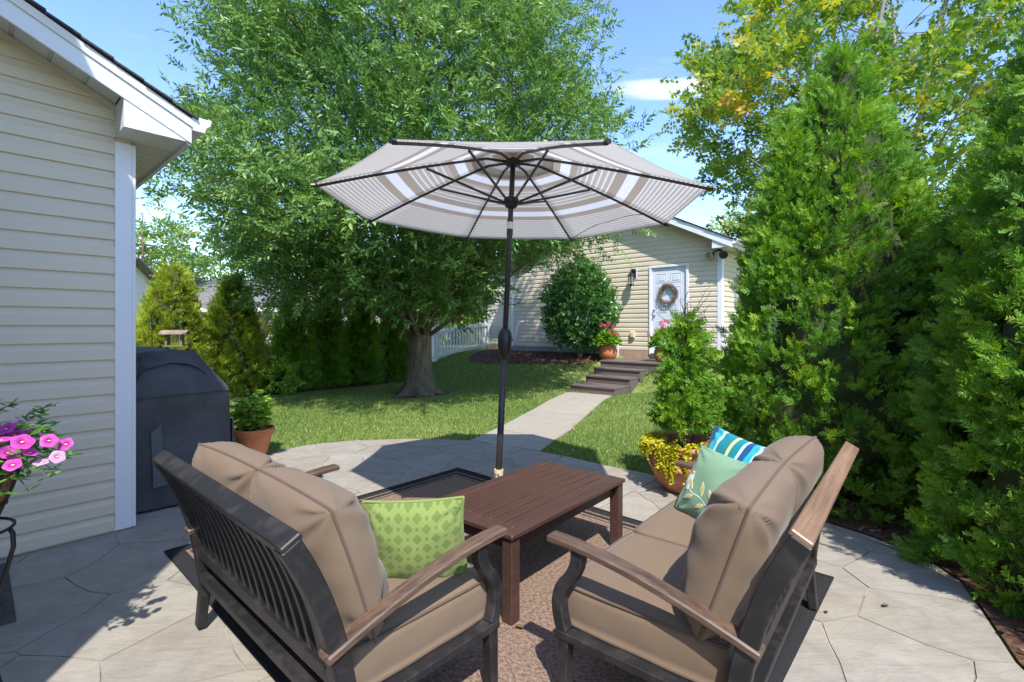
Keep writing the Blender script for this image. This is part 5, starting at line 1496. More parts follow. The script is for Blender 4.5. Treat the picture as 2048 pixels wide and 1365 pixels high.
# ---- covered grill beside the wing
def covered_grill():
    s0, s1, q0, q1 = 0.05, 0.70, 0.24, 1.45
    p = HC + U * ((s0 + s1) / 2) + V * ((q0 + q1) / 2)
    t = thing("covered_grill", "barbecue grill under a black fabric cover beside the house", "grill", (p.x, p.y, 0), A)
    hx, hy = (s1 - s0) / 2, (q1 - q0) / 2
    # cross-section in x (towards the lawn), z: front shelf, sloped hood, flat top
    sec = [(-hx, 0.02), (-hx, 0.50), (-hx, 0.86), (-hx + 0.02, 1.08), (-hx + 0.06, 1.17), (-0.08, 1.215), (0.02, 1.205), (0.09, 1.175), (0.16, 1.115), (0.22, 1.03), (hx - 0.05, 0.955), (hx - 0.012, 0.90), (hx, 0.84), (hx + 0.005, 0.50), (hx + 0.02, 0.02)]
    ny = 22; vs = []; fs = []; r = random.Random(5)
    for j in range(ny + 1):
        b = -1 + 2 * j / ny
        endf = max(0, (abs(b) - 0.80) / 0.20)
        for i, (x, z) in enumerate(sec):
            zz = z - (0.10 * endf ** 2 if z > 0.95 else 0.0) 
            fold = 0.010 * math.sin(9 * b + i * 0.7) * (1 if z < 0.9 else 0.4)
            yy = b * hy * (1 - (0.05 if z > 1.0 else 0.0) * endf) + (0.006 * math.sin(5 * z + 3 * x) if j in (0, ny) else 0)
            vs.append((x * (1 + 0.02 * math.sin(7 * b + z * 5)) + fold * (1 if abs(x) > hx * 0.7 else 0.3), yy, zz))
    n = len(sec)
    for j in range(ny):
        for i in range(n - 1): fs.append((j * n + i, j * n + i + 1, (j + 1) * n + i + 1, (j + 1) * n + i))
    # end faces as grids with folds
    def endcap(j, sgn):
        m_ = 12; rows = []
        zs = [0.02, 0.2, 0.4, 0.6, 0.75, 0.84, 0.90, 0.97, 1.05, 1.12]
        def xat(z, left):
            pts = sec[:6] if left else sec[5:][::-1]
            for a, b in zip(pts[:-1], pts[1:]):
                if a[1] <= z <= b[1] + 1e-9: return a[0] + (b[0] - a[0]) * (z - a[1]) / max(1e-6, b[1] - a[1])
            return pts[-1][0]
        for z in zs:
            xl, xr = xat(min(z, 1.19), True), xat(min(z, 1.19), False); row = []
            for k in range(m_ + 1):
                x = xl + (xr - xl) * k / m_
                bulge = 0.030 * math.sin(math.pi * k / m_) + (0.030 * math.exp(-((z - 0.86) / 0.05) ** 2)) + 0.007 * math.sin(11 * x + 9 * z) + 0.006 * math.sin(23 * x - 4 * z) * (1 - z)
                if z > 0.86: bulge -= 0.10 * ((z - 0.86) / 0.3) ** 1.3
                row.append(len(vs)); vs.append((x, sgn * (hy + bulge * (0 if k in (0, m_) and z < 0.9 else 1)), z))
            rows.append(row)
        for a, b in zip(rows[:-1], rows[1:]):
            for k in range(m_): fs.append((a[k], a[k + 1], b[k + 1], b[k]))
        xl, xr = -hx + 0.06, 0.16
        top = rows[-1]; crest = []
        for k in range(m_ + 1):
            x = xat(1.12, True) + (xat(1.12, False) - xat(1.12, True)) * k / m_; crest.append(len(vs)); 
            zc = 1.19 + 0.02 * math.sin(math.pi * k / m_); vs.append((x * 0.92, sgn * (hy - 0.22), zc))
        for k in range(m_): fs.append((top[k], top[k + 1], crest[k + 1], crest[k]))
    endcap(0, -1); endcap(ny, 1)
    cv = MB().add(vs, fs).build("cover", "grill_cover", t, smooth=True)
    # hem skirt seam and straps
    MB().tube([(-hx, -hy - 0.02, 0.865), (-hx * 0.3, -hy - 0.062, 0.872), (hx * 0.4, -hy - 0.06, 0.876), (hx * 0.98, -hy - 0.012, 0.87)], 0.006, 6).build("seam", "grill_cover", cv)
    MB().add([(-0.225, -hy - 0.045, 0.60), (-0.165, -hy - 0.052, 0.66), (-0.120, -hy - 0.058, 0.20), (-0.21, -hy - 0.050, 0.19), (-0.225, -hy - 0.053, 0.60), (-0.165, -hy - 0.060, 0.66), (-0.120, -hy - 0.066, 0.20), (-0.21, -hy - 0.058, 0.19)],
             [(0, 1, 2, 3), (7, 6, 5, 4), (0, 4, 5, 1), (1, 5, 6, 2), (2, 6, 7, 3), (3, 7, 4, 0)]).build("strap", "cover_strap", t)
    MB().box((hx + 0.035, -hy + 0.10, 0.42), (0.012, 0.16, 0.40)).build("strap", "cover_strap", t)
covered_grill()

# =================================================================== PLANTS
def taper_tube(mb, p0, p1, r0, r1, n=7, bend=0.0, seg=5, r=random):
    p0, p1 = Vector(p0), Vector(p1); d = p1 - p0
    off = Vector((r.uniform(-1, 1), r.uniform(-1, 1), r.uniform(-0.3, 0.6))) * bend * d.length
    pts = [p0 + d * (i / seg) + off * math.sin(math.pi * i / seg) for i in range(seg + 1)]
    mb.tube(pts, [r0 + (r1 - r0) * i / seg for i in range(seg + 1)], n); return pts

# ---- templates of twigs with leaves
def twig_template(rs, L, n, leaf_l, leaf_w, spread=55, seg=2, star=None, stem=0.004):
    vs, fs, tt = [], [], []
    def put(tv, tf, pos, d, roll, sc, t0):
        rot = frames(np.array([d]), np.array([roll]))[0]
        b = len(vs); vs.extend(list((rot @ tv.T).T * sc + pos)); fs.extend([tuple(b + i for i in f) for f in tf]); tt.extend([t0] * len(tv))
    b = 0; w_ = stem
    vs += [np.array([0, -w_, 0]), np.array([0, w_, 0]), np.array([L, 0, 0])]; fs.append((0, 1, 2)); tt += [-1.0] * 3
    for i in range(n):
        a = 0.12 + 0.88 * (i + 0.5) / n; an = R(spread * (1.05 - 0.55 * a)) * (1 if i % 2 else -1) + rs.uniform(-.25, .25)
        el = rs.uniform(-0.45, 0.5)
        d = np.array([math.cos(an) * math.cos(el), math.sin(an) * math.cos(el), math.sin(el)])
        if star: tv, tf = star
        elif seg == 1: tv, tf = np.array([(0, 0, 0), (leaf_l * .45, -leaf_w / 2, 0.006), (leaf_l, 0, -0.01), (leaf_l * .45, leaf_w / 2, 0.006)]), np.array([(0, 1, 2), (0, 2, 3)])
        else: tv, tf = tmpl_leaf(leaf_l, leaf_w, 0.25, 0.12, seg)
        put(tv, tf, np.array([a * L, 0, 0]), d, rs.uniform(-0.9, 0.9), rs.uniform(0.75, 1.2), rs.uniform(-0.10, 0.14))
    return np.array(vs), np.array(fs), np.array(tt)
def star_leaf(s):
    """five-lobed maple leaf, fan of triangles"""
    pts = []
    for an, r_ in ((-120, .60), (-55, .95), (-26, .42), (0, 1.15), (26, .42), (55, .95), (120, .60)):
        pts.append((s * (0.35 + 0.55 * r_ * math.cos(R(an))), s * 0.55 * r_ * math.sin(R(an)), -0.10 * s * r_ * abs(math.sin(R(an)))))
    vs = [(s * 0.30, 0, 0.03 * s)] + pts
    return np.array(vs), np.array([(0, i, i + 1) for i in range(1, len(pts))] + [(0, len(pts), 1)])

def crown_limbs(mb, rng, base, top, r0, shell, n_limb, z_lo, z_hi, rad=0.06, lift=0.35, twigs=3):
    """limbs from the trunk axis out to shell(th, z); returns limb tips"""
    tips = []; rr = random.Random(int(rng.integers(1e6)))
    for i in range(n_limb):
        a = (i + rr.random()) / n_limb; z = z_lo + (z_hi - z_lo) * a; th = i * 2.399 + rr.uniform(-.4, .4)
        R_ = shell(th, z)
        if R_ < 0.25: continue
        f = (z - base.z) / (top.z - base.z); st = base.lerp(top, max(0.02, min(0.97, f - lift * R_ * 0.16)))
        en = Vector((base.x + math.cos(th) * R_ * 0.92, base.y + math.sin(th) * R_ * 0.92, z))
        pts = taper_tube(mb, st, en, rad * (1.15 - 0.8 * f), 0.008, 6, 0.06, 6, rr)
        tips.append((th, z))
        for k in range(twigs):
            q = pts[rr.randint(2, 5)]; d = Vector((rr.uniform(-1, 1), rr.uniform(-1, 1), rr.uniform(-.2, .8))).normalized() * R_ * 0.35
            taper_tube(mb, q, q + d, 0.014, 0.004, 5, 0.08, 4, rr)
    return tips
def crown_twigs(rng, n, shell, z_lo, z_hi, tmpl, size, center, out_bias=0.8, up=0.25, depth=0.45, tintfn=None, clump=0.0, nclump=200, zpow=1.0, drop=0.0):
    """twigs through the outer part of a crown, gathered into clumps"""
    def sample(m_):
        z = z_lo + (z_hi - z_lo) * rng.random(m_ * 3) ** zpow; th = rng.random(m_ * 3) * 2 * np.pi
        Rr = np.array([shell(a, b) for a, b in zip(th, z)]); keep = rng.random(m_ * 3) < Rr / Rr.max()
        z, th, Rr = z[keep][:m_], th[keep][:m_], Rr[keep][:m_]
        rad = Rr * (1 - depth * rng.random(len(z)) ** 1.6)
        return np.stack([np.cos(th) * rad, np.sin(th) * rad, z], 1), np.stack([np.cos(th), np.sin(th), np.zeros_like(th)], 1)
    if clump > 0:
        c, o_ = sample(nclump); per = n // len(c); ci = np.repeat(np.arange(len(c)), per)
        pos = c[ci] + rng.normal(0, clump, (len(ci), 3)) * np.array([1, 1, 0.55]); outv = o_[ci]; ct = rng.normal(0, 0.10, len(c))[ci]
    else:
        pos, outv = sample(n); ct = np.zeros(len(pos))
    m_ = len(pos)
    d = unit(outv * out_bias + rng.normal(0, 0.55, (m_, 3)) + np.array([0, 0, up]))
    if drop: d[:, 2] -= drop * (pos[:, 2] < z_lo + 0.3 * (z_hi - z_lo)); d = unit(d)
    tint = 0.42 + ct + rng.normal(0, 0.14, m_)
    if tintfn is not None: tint = tint + tintfn(pos)
    rot = frames(d, rng.normal(0, 0.9, m_)); sc = size * rng.uniform(0.7, 1.25, m_); k = rng.integers(0, len(tmpl), m_); res = []
    pos = pos + np.array(center)
    for i, (tv, tf, tt) in enumerate(tmpl):
        s = k == i; res.append(scatter(tv, tf, pos[s], rot[s], sc[s], tint[s], tt))
    return res

# ---- big oak on the lawn
def oak_tree():
    gz = float(hz(TREE.x, TREE.y))
    t = thing("oak_tree", "large narrow leaved oak tree with thick trunk on the lawn", "tree", (TREE.x, TREE.y, gz))
    rng = np.random.default_rng(21)
    H = 11.0
    # trunk with root flare
    vs = []; fs = []; na = 30
    zs = [-0.08, 0.0, 0.06, 0.14, 0.28, 0.5, 0.9, 1.5, 2.2, 3.0, 4.2, 5.6, 7.2, 9.0, 10.4]
    rs_ = [0.60, 0.52, 0.43, 0.355, 0.295, 0.258, 0.238, 0.225, 0.215, 0.195, 0.165, 0.13, 0.095, 0.05, 0.02]
    for z, r_ in zip(zs, rs_):
        fl = max(0, 1 - z / 0.45)
        for j in range(na):
            a = 2 * math.pi * j / na
            rr = r_ * (1 + fl * fl * (0.30 * math.sin(5 * a + 0.6) + 0.16 * math.sin(9 * a + 2)) + 0.025 * math.sin(7 * a + z * 1.3))
            vs.append((rr * math.cos(a) + 0.02 * math.sin(z * 1.1) * min(1, z), rr * math.sin(a), z))
    for i in range(len(zs) - 1):
        for j in range(na): k = (j + 1) % na; fs.append((i * na + j, i * na + k, (i + 1) * na + k, (i + 1) * na + j))
    MB().add(vs, fs).build("trunk", "bark_oak", t, smooth=True)
    def shell(th, z):
        k = (z - 1.6) / (H - 1.6)
        if k < 0 or k > 1: return 0.0
        base_r = 4.15 * min(1, 0.60 + k * 2.2) * (1 - max(0, k - 0.38) ** 1.5 * 1.45)
        lob = 1 + 0.09 * math.sin(3 * th + 2.1 * z) + 0.07 * math.sin(5 * th - 3.3 * z + 1) + 0.05 * math.sin(9 * th + 5 * z)
        # the lower skirt hangs deepest on the left side
        left = 0.5 - 0.5 * math.cos(th)
        low = (0.86 + 0.06 * left) * (1.0 if z > 2.9 else 0.50 + 0.50 * left)
        return max(0.0, base_r * lob * low * (1 - 0.36 * max(0.0, math.sin(th))))
    mb = MB()
    crown_limbs(mb, rng, Vector((0, 0, 0.9)), Vector((0, 0, 10.3)), 0.2, shell, 40, 2.1, 10.2, 0.055, 0.55, 4)
    lm = mb.build("limbs", "bark_oak", t, smooth=True); lm["kind"] = "stuff"
    rs = random.Random(4)
    tm = [twig_template(rs, 0.34, 11, 0.098, 0.036, 66, seg=1) for _ in range(5)]
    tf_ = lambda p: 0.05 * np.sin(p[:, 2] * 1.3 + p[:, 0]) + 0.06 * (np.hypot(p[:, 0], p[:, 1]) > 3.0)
    parts = crown_twigs(rng, 20500, shell, 1.85, H * 0.93, tm, 1.0, (0, 0, 0), 0.75, 0.35, 0.60, tf_, 0.27, 1150, 1.12)
    parts += crown_twigs(rng, 2600, shell, 1.8, 3.5, tm, 1.0, (0, 0, 0), 0.8, -0.15, 0.75, tf_, 0.30, 170)
    fol_obj("leaves", parts, "leaf_oak", t)
oak_tree()

# ---- maple behind the evergreens
def maple_tree(loc, label, H, Rm, seed, z_lo=2.2, n=3600, gold=0.2):
    gz = float(hz(loc[0], loc[1]))
    t = thing("maple_tree", label, "tree", (loc[0], loc[1], gz))
    rng = np.random.default_rng(seed); rr = random.Random(seed)
    def shell(th, z):
        k = (z - z_lo) / (H - z_lo)
        if k < 0 or k > 1: return 0.0
        return max(0.05, Rm * (math.sin(math.pi * min(1, 0.16 + 0.84 * k)) ** 0.6) * (1 + 0.14 * math.sin(3 * th + 1.7 * z + seed) + 0.10 * math.sin(5 * th - 2.6 * z)))
    mb = MB()
    for k in range(5):
        an = k * 1.257 + 0.4; p1 = Vector((0.25 * math.cos(an), 0.25 * math.sin(an), 1.6)); p2 = Vector((Rm * 0.30 * math.cos(an), Rm * 0.30 * math.sin(an), H * 0.62)); p3 = Vector((Rm * 0.45 * math.cos(an + .3), Rm * 0.45 * math.sin(an + .3), H * 0.93))
        pts = [Vector((0, 0, -0.1)), Vector((0, 0, 0.7)), p1] + [p1.lerp(p2, i / 4) + Vector((rr.uniform(-.08, .08), rr.uniform(-.08, .08), 0)) for i in range(1, 5)] + [p2.lerp(p3, i / 3) for i in range(1, 4)]
        mb.tube(pts, [0.16, 0.15, 0.125, 0.105, 0.09, 0.075, 0.062, 0.045, 0.03, 0.014], 9)
    mb.build("trunk", "bark_grey", t, smooth=True)
    mb = MB(); crown_limbs(mb, rng, Vector((0, 0, 1.2)), Vector((0, 0, H * 0.95)), .1, shell, 26, z_lo + 0.5, H * 0.95, 0.06, 0.5, 4)
    mb.build("limbs", "bark_grey", t, smooth=True)["kind"] = "stuff"
    rs = random.Random(seed)
    tm = [twig_template(rs, 0.46, 7, 0, 0, 70, star=star_leaf(0.155), stem=0.005) for _ in range(4)]
    tf_ = lambda p: gold * (np.sin(p[:, 2] * 1.1 + p[:, 0] * 0.9) * 0.6 + np.clip((p[:, 2] - H * 0.45) / (H * 0.55), -0.4, 1) * 0.9)
    fol_obj("leaves", crown_twigs(rng, n, shell, z_lo, H, tm, 1.0, (0, 0, 0), 0.7, 0.1, 0.6, tf_, 0.36, 230), "leaf_maple", t)
maple_tree((9.1, 12.6), "tall maple turning yellow and orange behind the evergreens", 11.5, 4.3, 31, 2.6, 6000, 0.20)

# ---- tall arborvitae beside the patio
def cone_prof(Rm, tip=0.05, belly=0.22, p=0.9):
    def f(a):
        a = np.clip(np.asarray(a, float), 0, 1)
        up_ = np.clip(a / belly, 0, 1) ** 0.45
        dn = np.clip((1 - a) / (1 - belly), 0, 1) ** p
        return tip + (Rm - tip) * np.where(a < belly, 0.93 + 0.07 * up_, dn)
    return f
def arborvitae(loc, label, H, Rm, seed, n_clump, per, fs_, cs_, group, mat="leaf_thuja", tmpl=THUJA, belly=0.22, p=0.9, base=0.36, tops=(), k=0.80, lean=(0, 0)):
    gz = float(hz(loc[0], loc[1])) if True else 0
    t = thing("arborvitae", label, "evergreen", (loc[0], loc[1], gz), 0, group)
    rng = np.random.default_rng(seed); prof_ = cone_prof(Rm, 0.04, belly, p)
    MB().tube([(0, 0, -0.1), (0.01, 0, H * 0.4), (0, 0.01, H * 0.9)], [0.065, 0.05, 0.012], 8).build("trunk", "bark_brown", t, smooth=True)
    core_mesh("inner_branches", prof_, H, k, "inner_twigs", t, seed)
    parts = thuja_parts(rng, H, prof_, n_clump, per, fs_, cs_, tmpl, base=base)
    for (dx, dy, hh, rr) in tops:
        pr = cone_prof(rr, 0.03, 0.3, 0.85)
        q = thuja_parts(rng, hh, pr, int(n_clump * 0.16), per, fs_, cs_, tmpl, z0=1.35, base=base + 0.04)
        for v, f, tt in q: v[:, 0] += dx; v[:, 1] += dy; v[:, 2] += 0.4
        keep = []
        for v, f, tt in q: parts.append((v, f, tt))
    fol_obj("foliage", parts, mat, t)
    return t
GRP = "tall evergreens screening the patio"
arborvitae((2.86, 4.30), "tall broad arborvitae with several pointed tops behind striped pillow", 3.95, 0.95, 41, 1300, 20, 0.078, 0.11, GRP, belly=0.26, p=0.78, base=0.44, tops=((-0.46, -0.05, 2.95, 0.44), (0.42, 0.12, 3.1, 0.45)), k=0.60)
arborvitae((3.62, 3.50), "arborvitae between two larger evergreens, its lower top showing", 3.10, 0.80, 42, 640, 19, 0.082, 0.115, GRP, belly=0.3, p=0.7, base=0.42, k=0.62)
arborvitae((3.17, 2.42), "dense arborvitae overhanging the bare patio edge beyond the loveseats", 3.75, 0.86, 43, 1450, 21, 0.068, 0.10, GRP, belly=0.30, p=0.60, base=0.42, k=0.66)
arborvitae((2.98, 0.95), "shorter arborvitae nearest the house at the end of the row", 2.3, 0.74, 44, 300, 14, 0.105, 0.11, GRP, belly=0.30, p=0.62, base=0.48, k=0.76)

# ---- evergreen row along the fence
GRF = "evergreens planted along the fence"
row = [(345, 2.62, 0.66, "sunlit golden green arborvitae behind the bird feeder and covered grill", "leaf_thuja_sunlit", 0.55),
       (465, 2.50, 0.62, "bright arborvitae beside the yellow shrub, trimmed to a cone", "leaf_thuja_sunlit", 0.35),
       (590, 2.45, 0.46, "dark arborvitae behind the small black nursery pot", "leaf_thuja", 0.30),
       (655, 2.35, 0.40, "thin dark arborvitae with pale fence showing through its base", "leaf_thuja", 0.26),
       (722, 2.45, 0.46, "shaded arborvitae in the row under the oak branches", "leaf_thuja", 0.28),
       (785, 2.30, 0.44, "arborvitae half hidden behind the oak trunk at the row's end", "leaf_thuja", 0.30)]
F1 = FEN0 - V * 0.80
for i, (u_, H_, R_, lab, mt, bs) in enumerate(row):
    k_ = (u_ - CX) / F_PX; s_ = (F1.x - k_ * F1.y) / (U.x - k_ * U.y); p = F1 - U * s_
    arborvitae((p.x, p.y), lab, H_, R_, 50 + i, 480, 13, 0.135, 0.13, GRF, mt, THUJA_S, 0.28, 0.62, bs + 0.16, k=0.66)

# ---- broad-leaved shrubs by the garage
def leaf_ball(rng, n, shell, tmpl, size, center, tint0=0.4, depth=0.3):
    v = unit(rng.normal(0, 1, (n, 3))); r_ = 1 - depth * rng.random(n) ** 1.5
    lum = 1 + 0.07 * np.sin(4 * np.arctan2(v[:, 1], v[:, 0]) + 5 * v[:, 2]) + 0.05 * np.sin(9 * v[:, 0] + 7 * v[:, 2])
    pos = v * np.array(shell) * (r_ * lum)[:, None] + np.array(center)
    d = unit(v + rng.normal(0, 0.6, (n, 3)) + np.array([0, 0, 0.25])); k = rng.integers(0, len(tmpl), n); res = []
    rot = frames(d, rng.normal(0, 0.8, n)); sc = size * rng.uniform(0.7, 1.25, n); tint = np.clip(tint0 + rng.normal(0, 0.2, n), 0, 1)
    for i, (tv, tf, tt) in enumerate(tmpl):
        s = k == i; res.append(scatter(tv, tf, pos[s], rot[s], sc[s], tint[s], tt))
    return res
rs_ = random.Random(9)
TW_HOLLY = [twig_template(rs_, 0.16, 7, 0.085, 0.044, 62, seg=2) for _ in range(4)]
def round_shrub():
    k_ = (1160 - CX) / F_PX; d_ = 0.62
    # on the bed in front of the wall
    best = min(((abs(gp(t, d_).x / gp(t, d_).y - k_), t) for t in np.arange(2.5, 6, 0.01)))[1]; p = gp(best, d_)
    gz = float(hz(p.x, p.y)) + 0.02
    t = thing("round_shrub", "round glossy dark green shrub on a short stem by the garage", "shrub", (p.x, p.y, gz))
    mb = MB(); r = random.Random(3)
    mb.tube([(0, 0, -0.05), (0.01, 0, 0.2), (-0.02, 0.01, 0.45), (0.0, 0, 0.7)], [0.075, 0.055, 0.055, 0.05], 9)
    for i in range(9):
        a = i * 2.4; taper_tube(mb, (0, 0, 0.35 + 0.03 * i), (0.55 * math.cos(a), 0.55 * math.sin(a), 0.9 + 0.1 * i), 0.03, 0.008, 6, 0.05, 5, r)
    mb.build("trunk", "bark_grey", t, smooth=True)
    rng = np.random.default_rng(5)
    fol_obj("leaves", leaf_ball(rng, 2600, (0.90, 0.74, 1.02), TW_HOLLY, 1.0, (0, 0, 1.28), 0.45, 0.42) + leaf_ball(rng, 300, (0.45, 0.45, 0.45), TW_HOLLY, 1.0, (0.05, 0, 2.05), 0.5, 0.6), "leaf_holly", t)
round_shrub()
def small_shrub():
    p = gp(0.02, 0.62); gz = float(hz(p.x, p.y)) + 0.02
    t = thing("small_shrub", "low round green shrub at the garage corner post", "shrub", (p.x, p.y, gz))
    mb = MB(); r = random.Random(5)
    for i in range(7):
        a = i * 0.9; taper_tube(mb, (0, 0, -0.03), (0.25 * math.cos(a), 0.25 * math.sin(a), 0.28), 0.012, 0.004, 5, 0.1, 4, r)
    mb.build("stems", "bark_brown", t)
    rng = np.random.default_rng(6)
    fol_obj("leaves", leaf_ball(rng, 620, (0.40, 0.40, 0.26), TW_HOLLY, 0.75, (0, 0, 0.22), 0.55, 0.6), "leaf_holly", t)
small_shrub()

# =================================================================== POTTED PLANTS AND SMALL THINGS
rs_ = random.Random(12)
def pot_mesh(prof_, n=36): return MB().lathe(prof_, n)
# ---- terracotta urn with a young evergreen and golden creeper
def potted_evergreen():
    p = Vector((1.50, 4.25, 0))
    t = thing("potted_evergreen", "young evergreen and yellow creeper in a big round terracotta pot", "potted plant", (p.x, p.y, 0.0))
    pr = [(0.0, 0.0), (0.17, 0.0), (0.20, 0.012), (0.265, 0.10), (0.300, 0.20), (0.298, 0.27), (0.275, 0.325), (0.262, 0.345), (0.285, 0.352), (0.318, 0.372), (0.322, 0.395), (0.308, 0.412), (0.285, 0.405), (0.262, 0.375), (0.255, 0.34), (0.0, 0.335)]
    pot = pot_mesh(pr, 44).build("pot", "terracotta_old", t, smooth=True)
    # moulded swags on the belly
    for k in range(6):
        a0 = k * math.pi / 3 + 0.25; pts = []
        for i in range(9):
            u_ = i / 8; a = a0 + (u_ - 0.5) * 0.9; z = 0.275 - 0.075 * math.sin(math.pi * u_); rr = 0.302 - 0.0 * u_ + 0.004
            pts.append((rr * math.cos(a), rr * math.sin(a), z))
        MB().tube(pts, [0.006, 0.012, 0.016, 0.018, 0.019, 0.018, 0.016, 0.012, 0.006], 7).build("swag", "terracotta_old", pot, smooth=True)
    MB().lathe([(0.0, 0.352), (0.258, 0.345)], 24).build("soil", "soil", t)
    rng = np.random.default_rng(71)
    mb = MB(); r = random.Random(2)
    mb.tube([(-0.03, 0, 0.33), (-0.02, 0.01, 0.7), (0.0, 0, 1.2), (0.02, 0, 1.62)], [0.022, 0.018, 0.012, 0.004], 8)
    mb.tube([(0.02, -0.02, 0.33), (0.10, -0.02, 0.55), (0.17, -0.04, 0.85)], [0.014, 0.011, 0.005], 7)
    for i in range(10):
        a = i * 2.4; z = 0.5 + 0.09 * i; taper_tube(mb, (0, 0, z), (0.24 * math.cos(a), 0.24 * math.sin(a), z + 0.2), 0.007, 0.002, 5, 0.1, 4, r)
    for i in range(13):      # bare twigs poking out of the top
        a = r.uniform(0, 6.28); z = r.uniform(1.25, 1.5); q = taper_tube(mb, (0.02 * math.cos(a), 0.02 * math.sin(a), z), (0.17 * math.cos(a) + r.uniform(-.03, .10), 0.17 * math.sin(a), z + r.uniform(0.10, 0.26)), 0.004, 0.0015, 4, 0.1, 4, r)
        for k in (2, 3, 4): taper_tube(mb, q[k], q[k] + Vector((r.uniform(-.06, .06), r.uniform(-.06, .06), r.uniform(.02, .08))), 0.002, 0.001, 4, 0, 2, r)
    mb.build("stems", "bark_brown", t, smooth=True)
    def pf(a):
        a = np.asarray(a, float); return 0.03 + 0.19 * np.clip((a - 0.22) / 0.14, 0, 1) ** 0.6 * np.clip((1.02 - a) / 0.62, 0, 1) ** 0.75
    parts = thuja_parts(rng, 1.50, pf, 105, 15, 0.115, 0.075, THUJA, z0=0.54, up=0.05, lump=0.6, base=0.44)
    fol_obj("foliage", parts, "leaf_thuja", t)
    # creeping jenny spilling over the near-left rim: trailing strands of small round leaves
    tv, tf = tmpl_leaf(0.020, 0.020, 0.1, 0.1, 3); P, D = [], []
    r = random.Random(6)
    for k in range(74):
        a = R(r.uniform(120, 320)); L = r.uniform(0.05, 0.30) * (1.0 if 190 < math.degrees(a) < 300 else 0.55); rr = r.uniform(0.15, 0.31)
        pts = [Vector((rr * math.cos(a), rr * math.sin(a), 0.39 + r.uniform(0, .05)))]
        rim_ = 0.330 + r.uniform(0, .03); q = Vector((rim_ * math.cos(a), rim_ * math.sin(a), 0.415)); e_ = Vector((rim_ * 1.03 * math.cos(a + r.uniform(-.1, .1)), rim_ * 1.03 * math.sin(a), 0.40 - L))
        for i in range(6): pts.append(pts[0].lerp(q, (i + 1) / 6))
        n_ = int(L / 0.014)
        for i in range(n_): pts.append(q.lerp(e_, (i + 1) / n_) + Vector((r.uniform(-.006, .006), r.uniform(-.006, .006), 0)))
        for q_ in pts:
            for _ in range(3):
                P.append((q_.x + r.uniform(-.009, .009), q_.y + r.uniform(-.009, .009), q_.z + r.uniform(-.006, .008))); D.append((math.cos(a) + r.uniform(-.9, .9), math.sin(a) + r.uniform(-.9, .9), r.uniform(-.6, .4)))
    P = np.array(P); D = np.array(D); n = len(P)
    fol_obj("creeper", [scatter(tv, tf, P, frames(D, rng.normal(0, .8, n)), rng.uniform(0.8, 1.3, n), np.clip(rng.normal(0.5, .22, n), 0, 1))], "leaf_jenny", t)
potted_evergreen()

# ---- basil
def potted_basil():
    p = px2(508, 911)
    t = thing("potted_basil", "bushy bright basil plant in a plain terracotta pot", "potted plant", (p.x, p.y, 0))
    MB().lathe([(0.0, 0.0), (0.125, 0.0), (0.13, 0.01), (0.178, 0.225), (0.192, 0.228), (0.203, 0.235), (0.207, 0.29), (0.200, 0.300), (0.185, 0.298), (0.172, 0.25), (0.0, 0.25)], 40).build("pot", "terracotta", t, smooth=False)
    MB().lathe([(0.0, 0.262), (0.174, 0.256)], 24).build("soil", "soil", t)
    mb = MB(); r = random.Random(8); rng = np.random.default_rng(8)
    P, D, S = [], [], []
    for i in range(20):
        a = i * 2.4; rr = 0.05 + 0.085 * (i / 20) ** 0.5; h = 0.20 + 0.30 * (1 - (rr / 0.15)) + r.uniform(0, .10); e_ = Vector((rr * 1.45 * math.cos(a) - 0.03, rr * 1.45 * math.sin(a), 0.26 + h))
        pts = taper_tube(mb, (rr * 0.5 * math.cos(a), rr * 0.5 * math.sin(a), 0.25), e_, 0.006, 0.003, 5, 0.06, 5, r)
        for k in range(1, 6):
            for w_ in range(4 if k < 5 else 7):
                an = r.uniform(0, 6.28); P.append(pts[k] + Vector((0, 0, r.uniform(-.01, .02)))); D.append((math.cos(an), math.sin(an), r.uniform(-.1, .6))); S.append(r.uniform(0.6, 1.15) * (0.65 if k == 5 else 1))
    mb.build("stems", "leaf_bright", t)
    tv, tf = tmpl_leaf(0.105, 0.074, -0.25, 0.30, 4); n = len(P)
    fol_obj("leaves", [scatter(tv, tf, np.array(P), frames(np.array(D), rng.normal(0, .35, n)), np.array(S), np.clip(rng.normal(.5, .25, n), 0, 1))], "leaf_basil", t)
potted_basil()

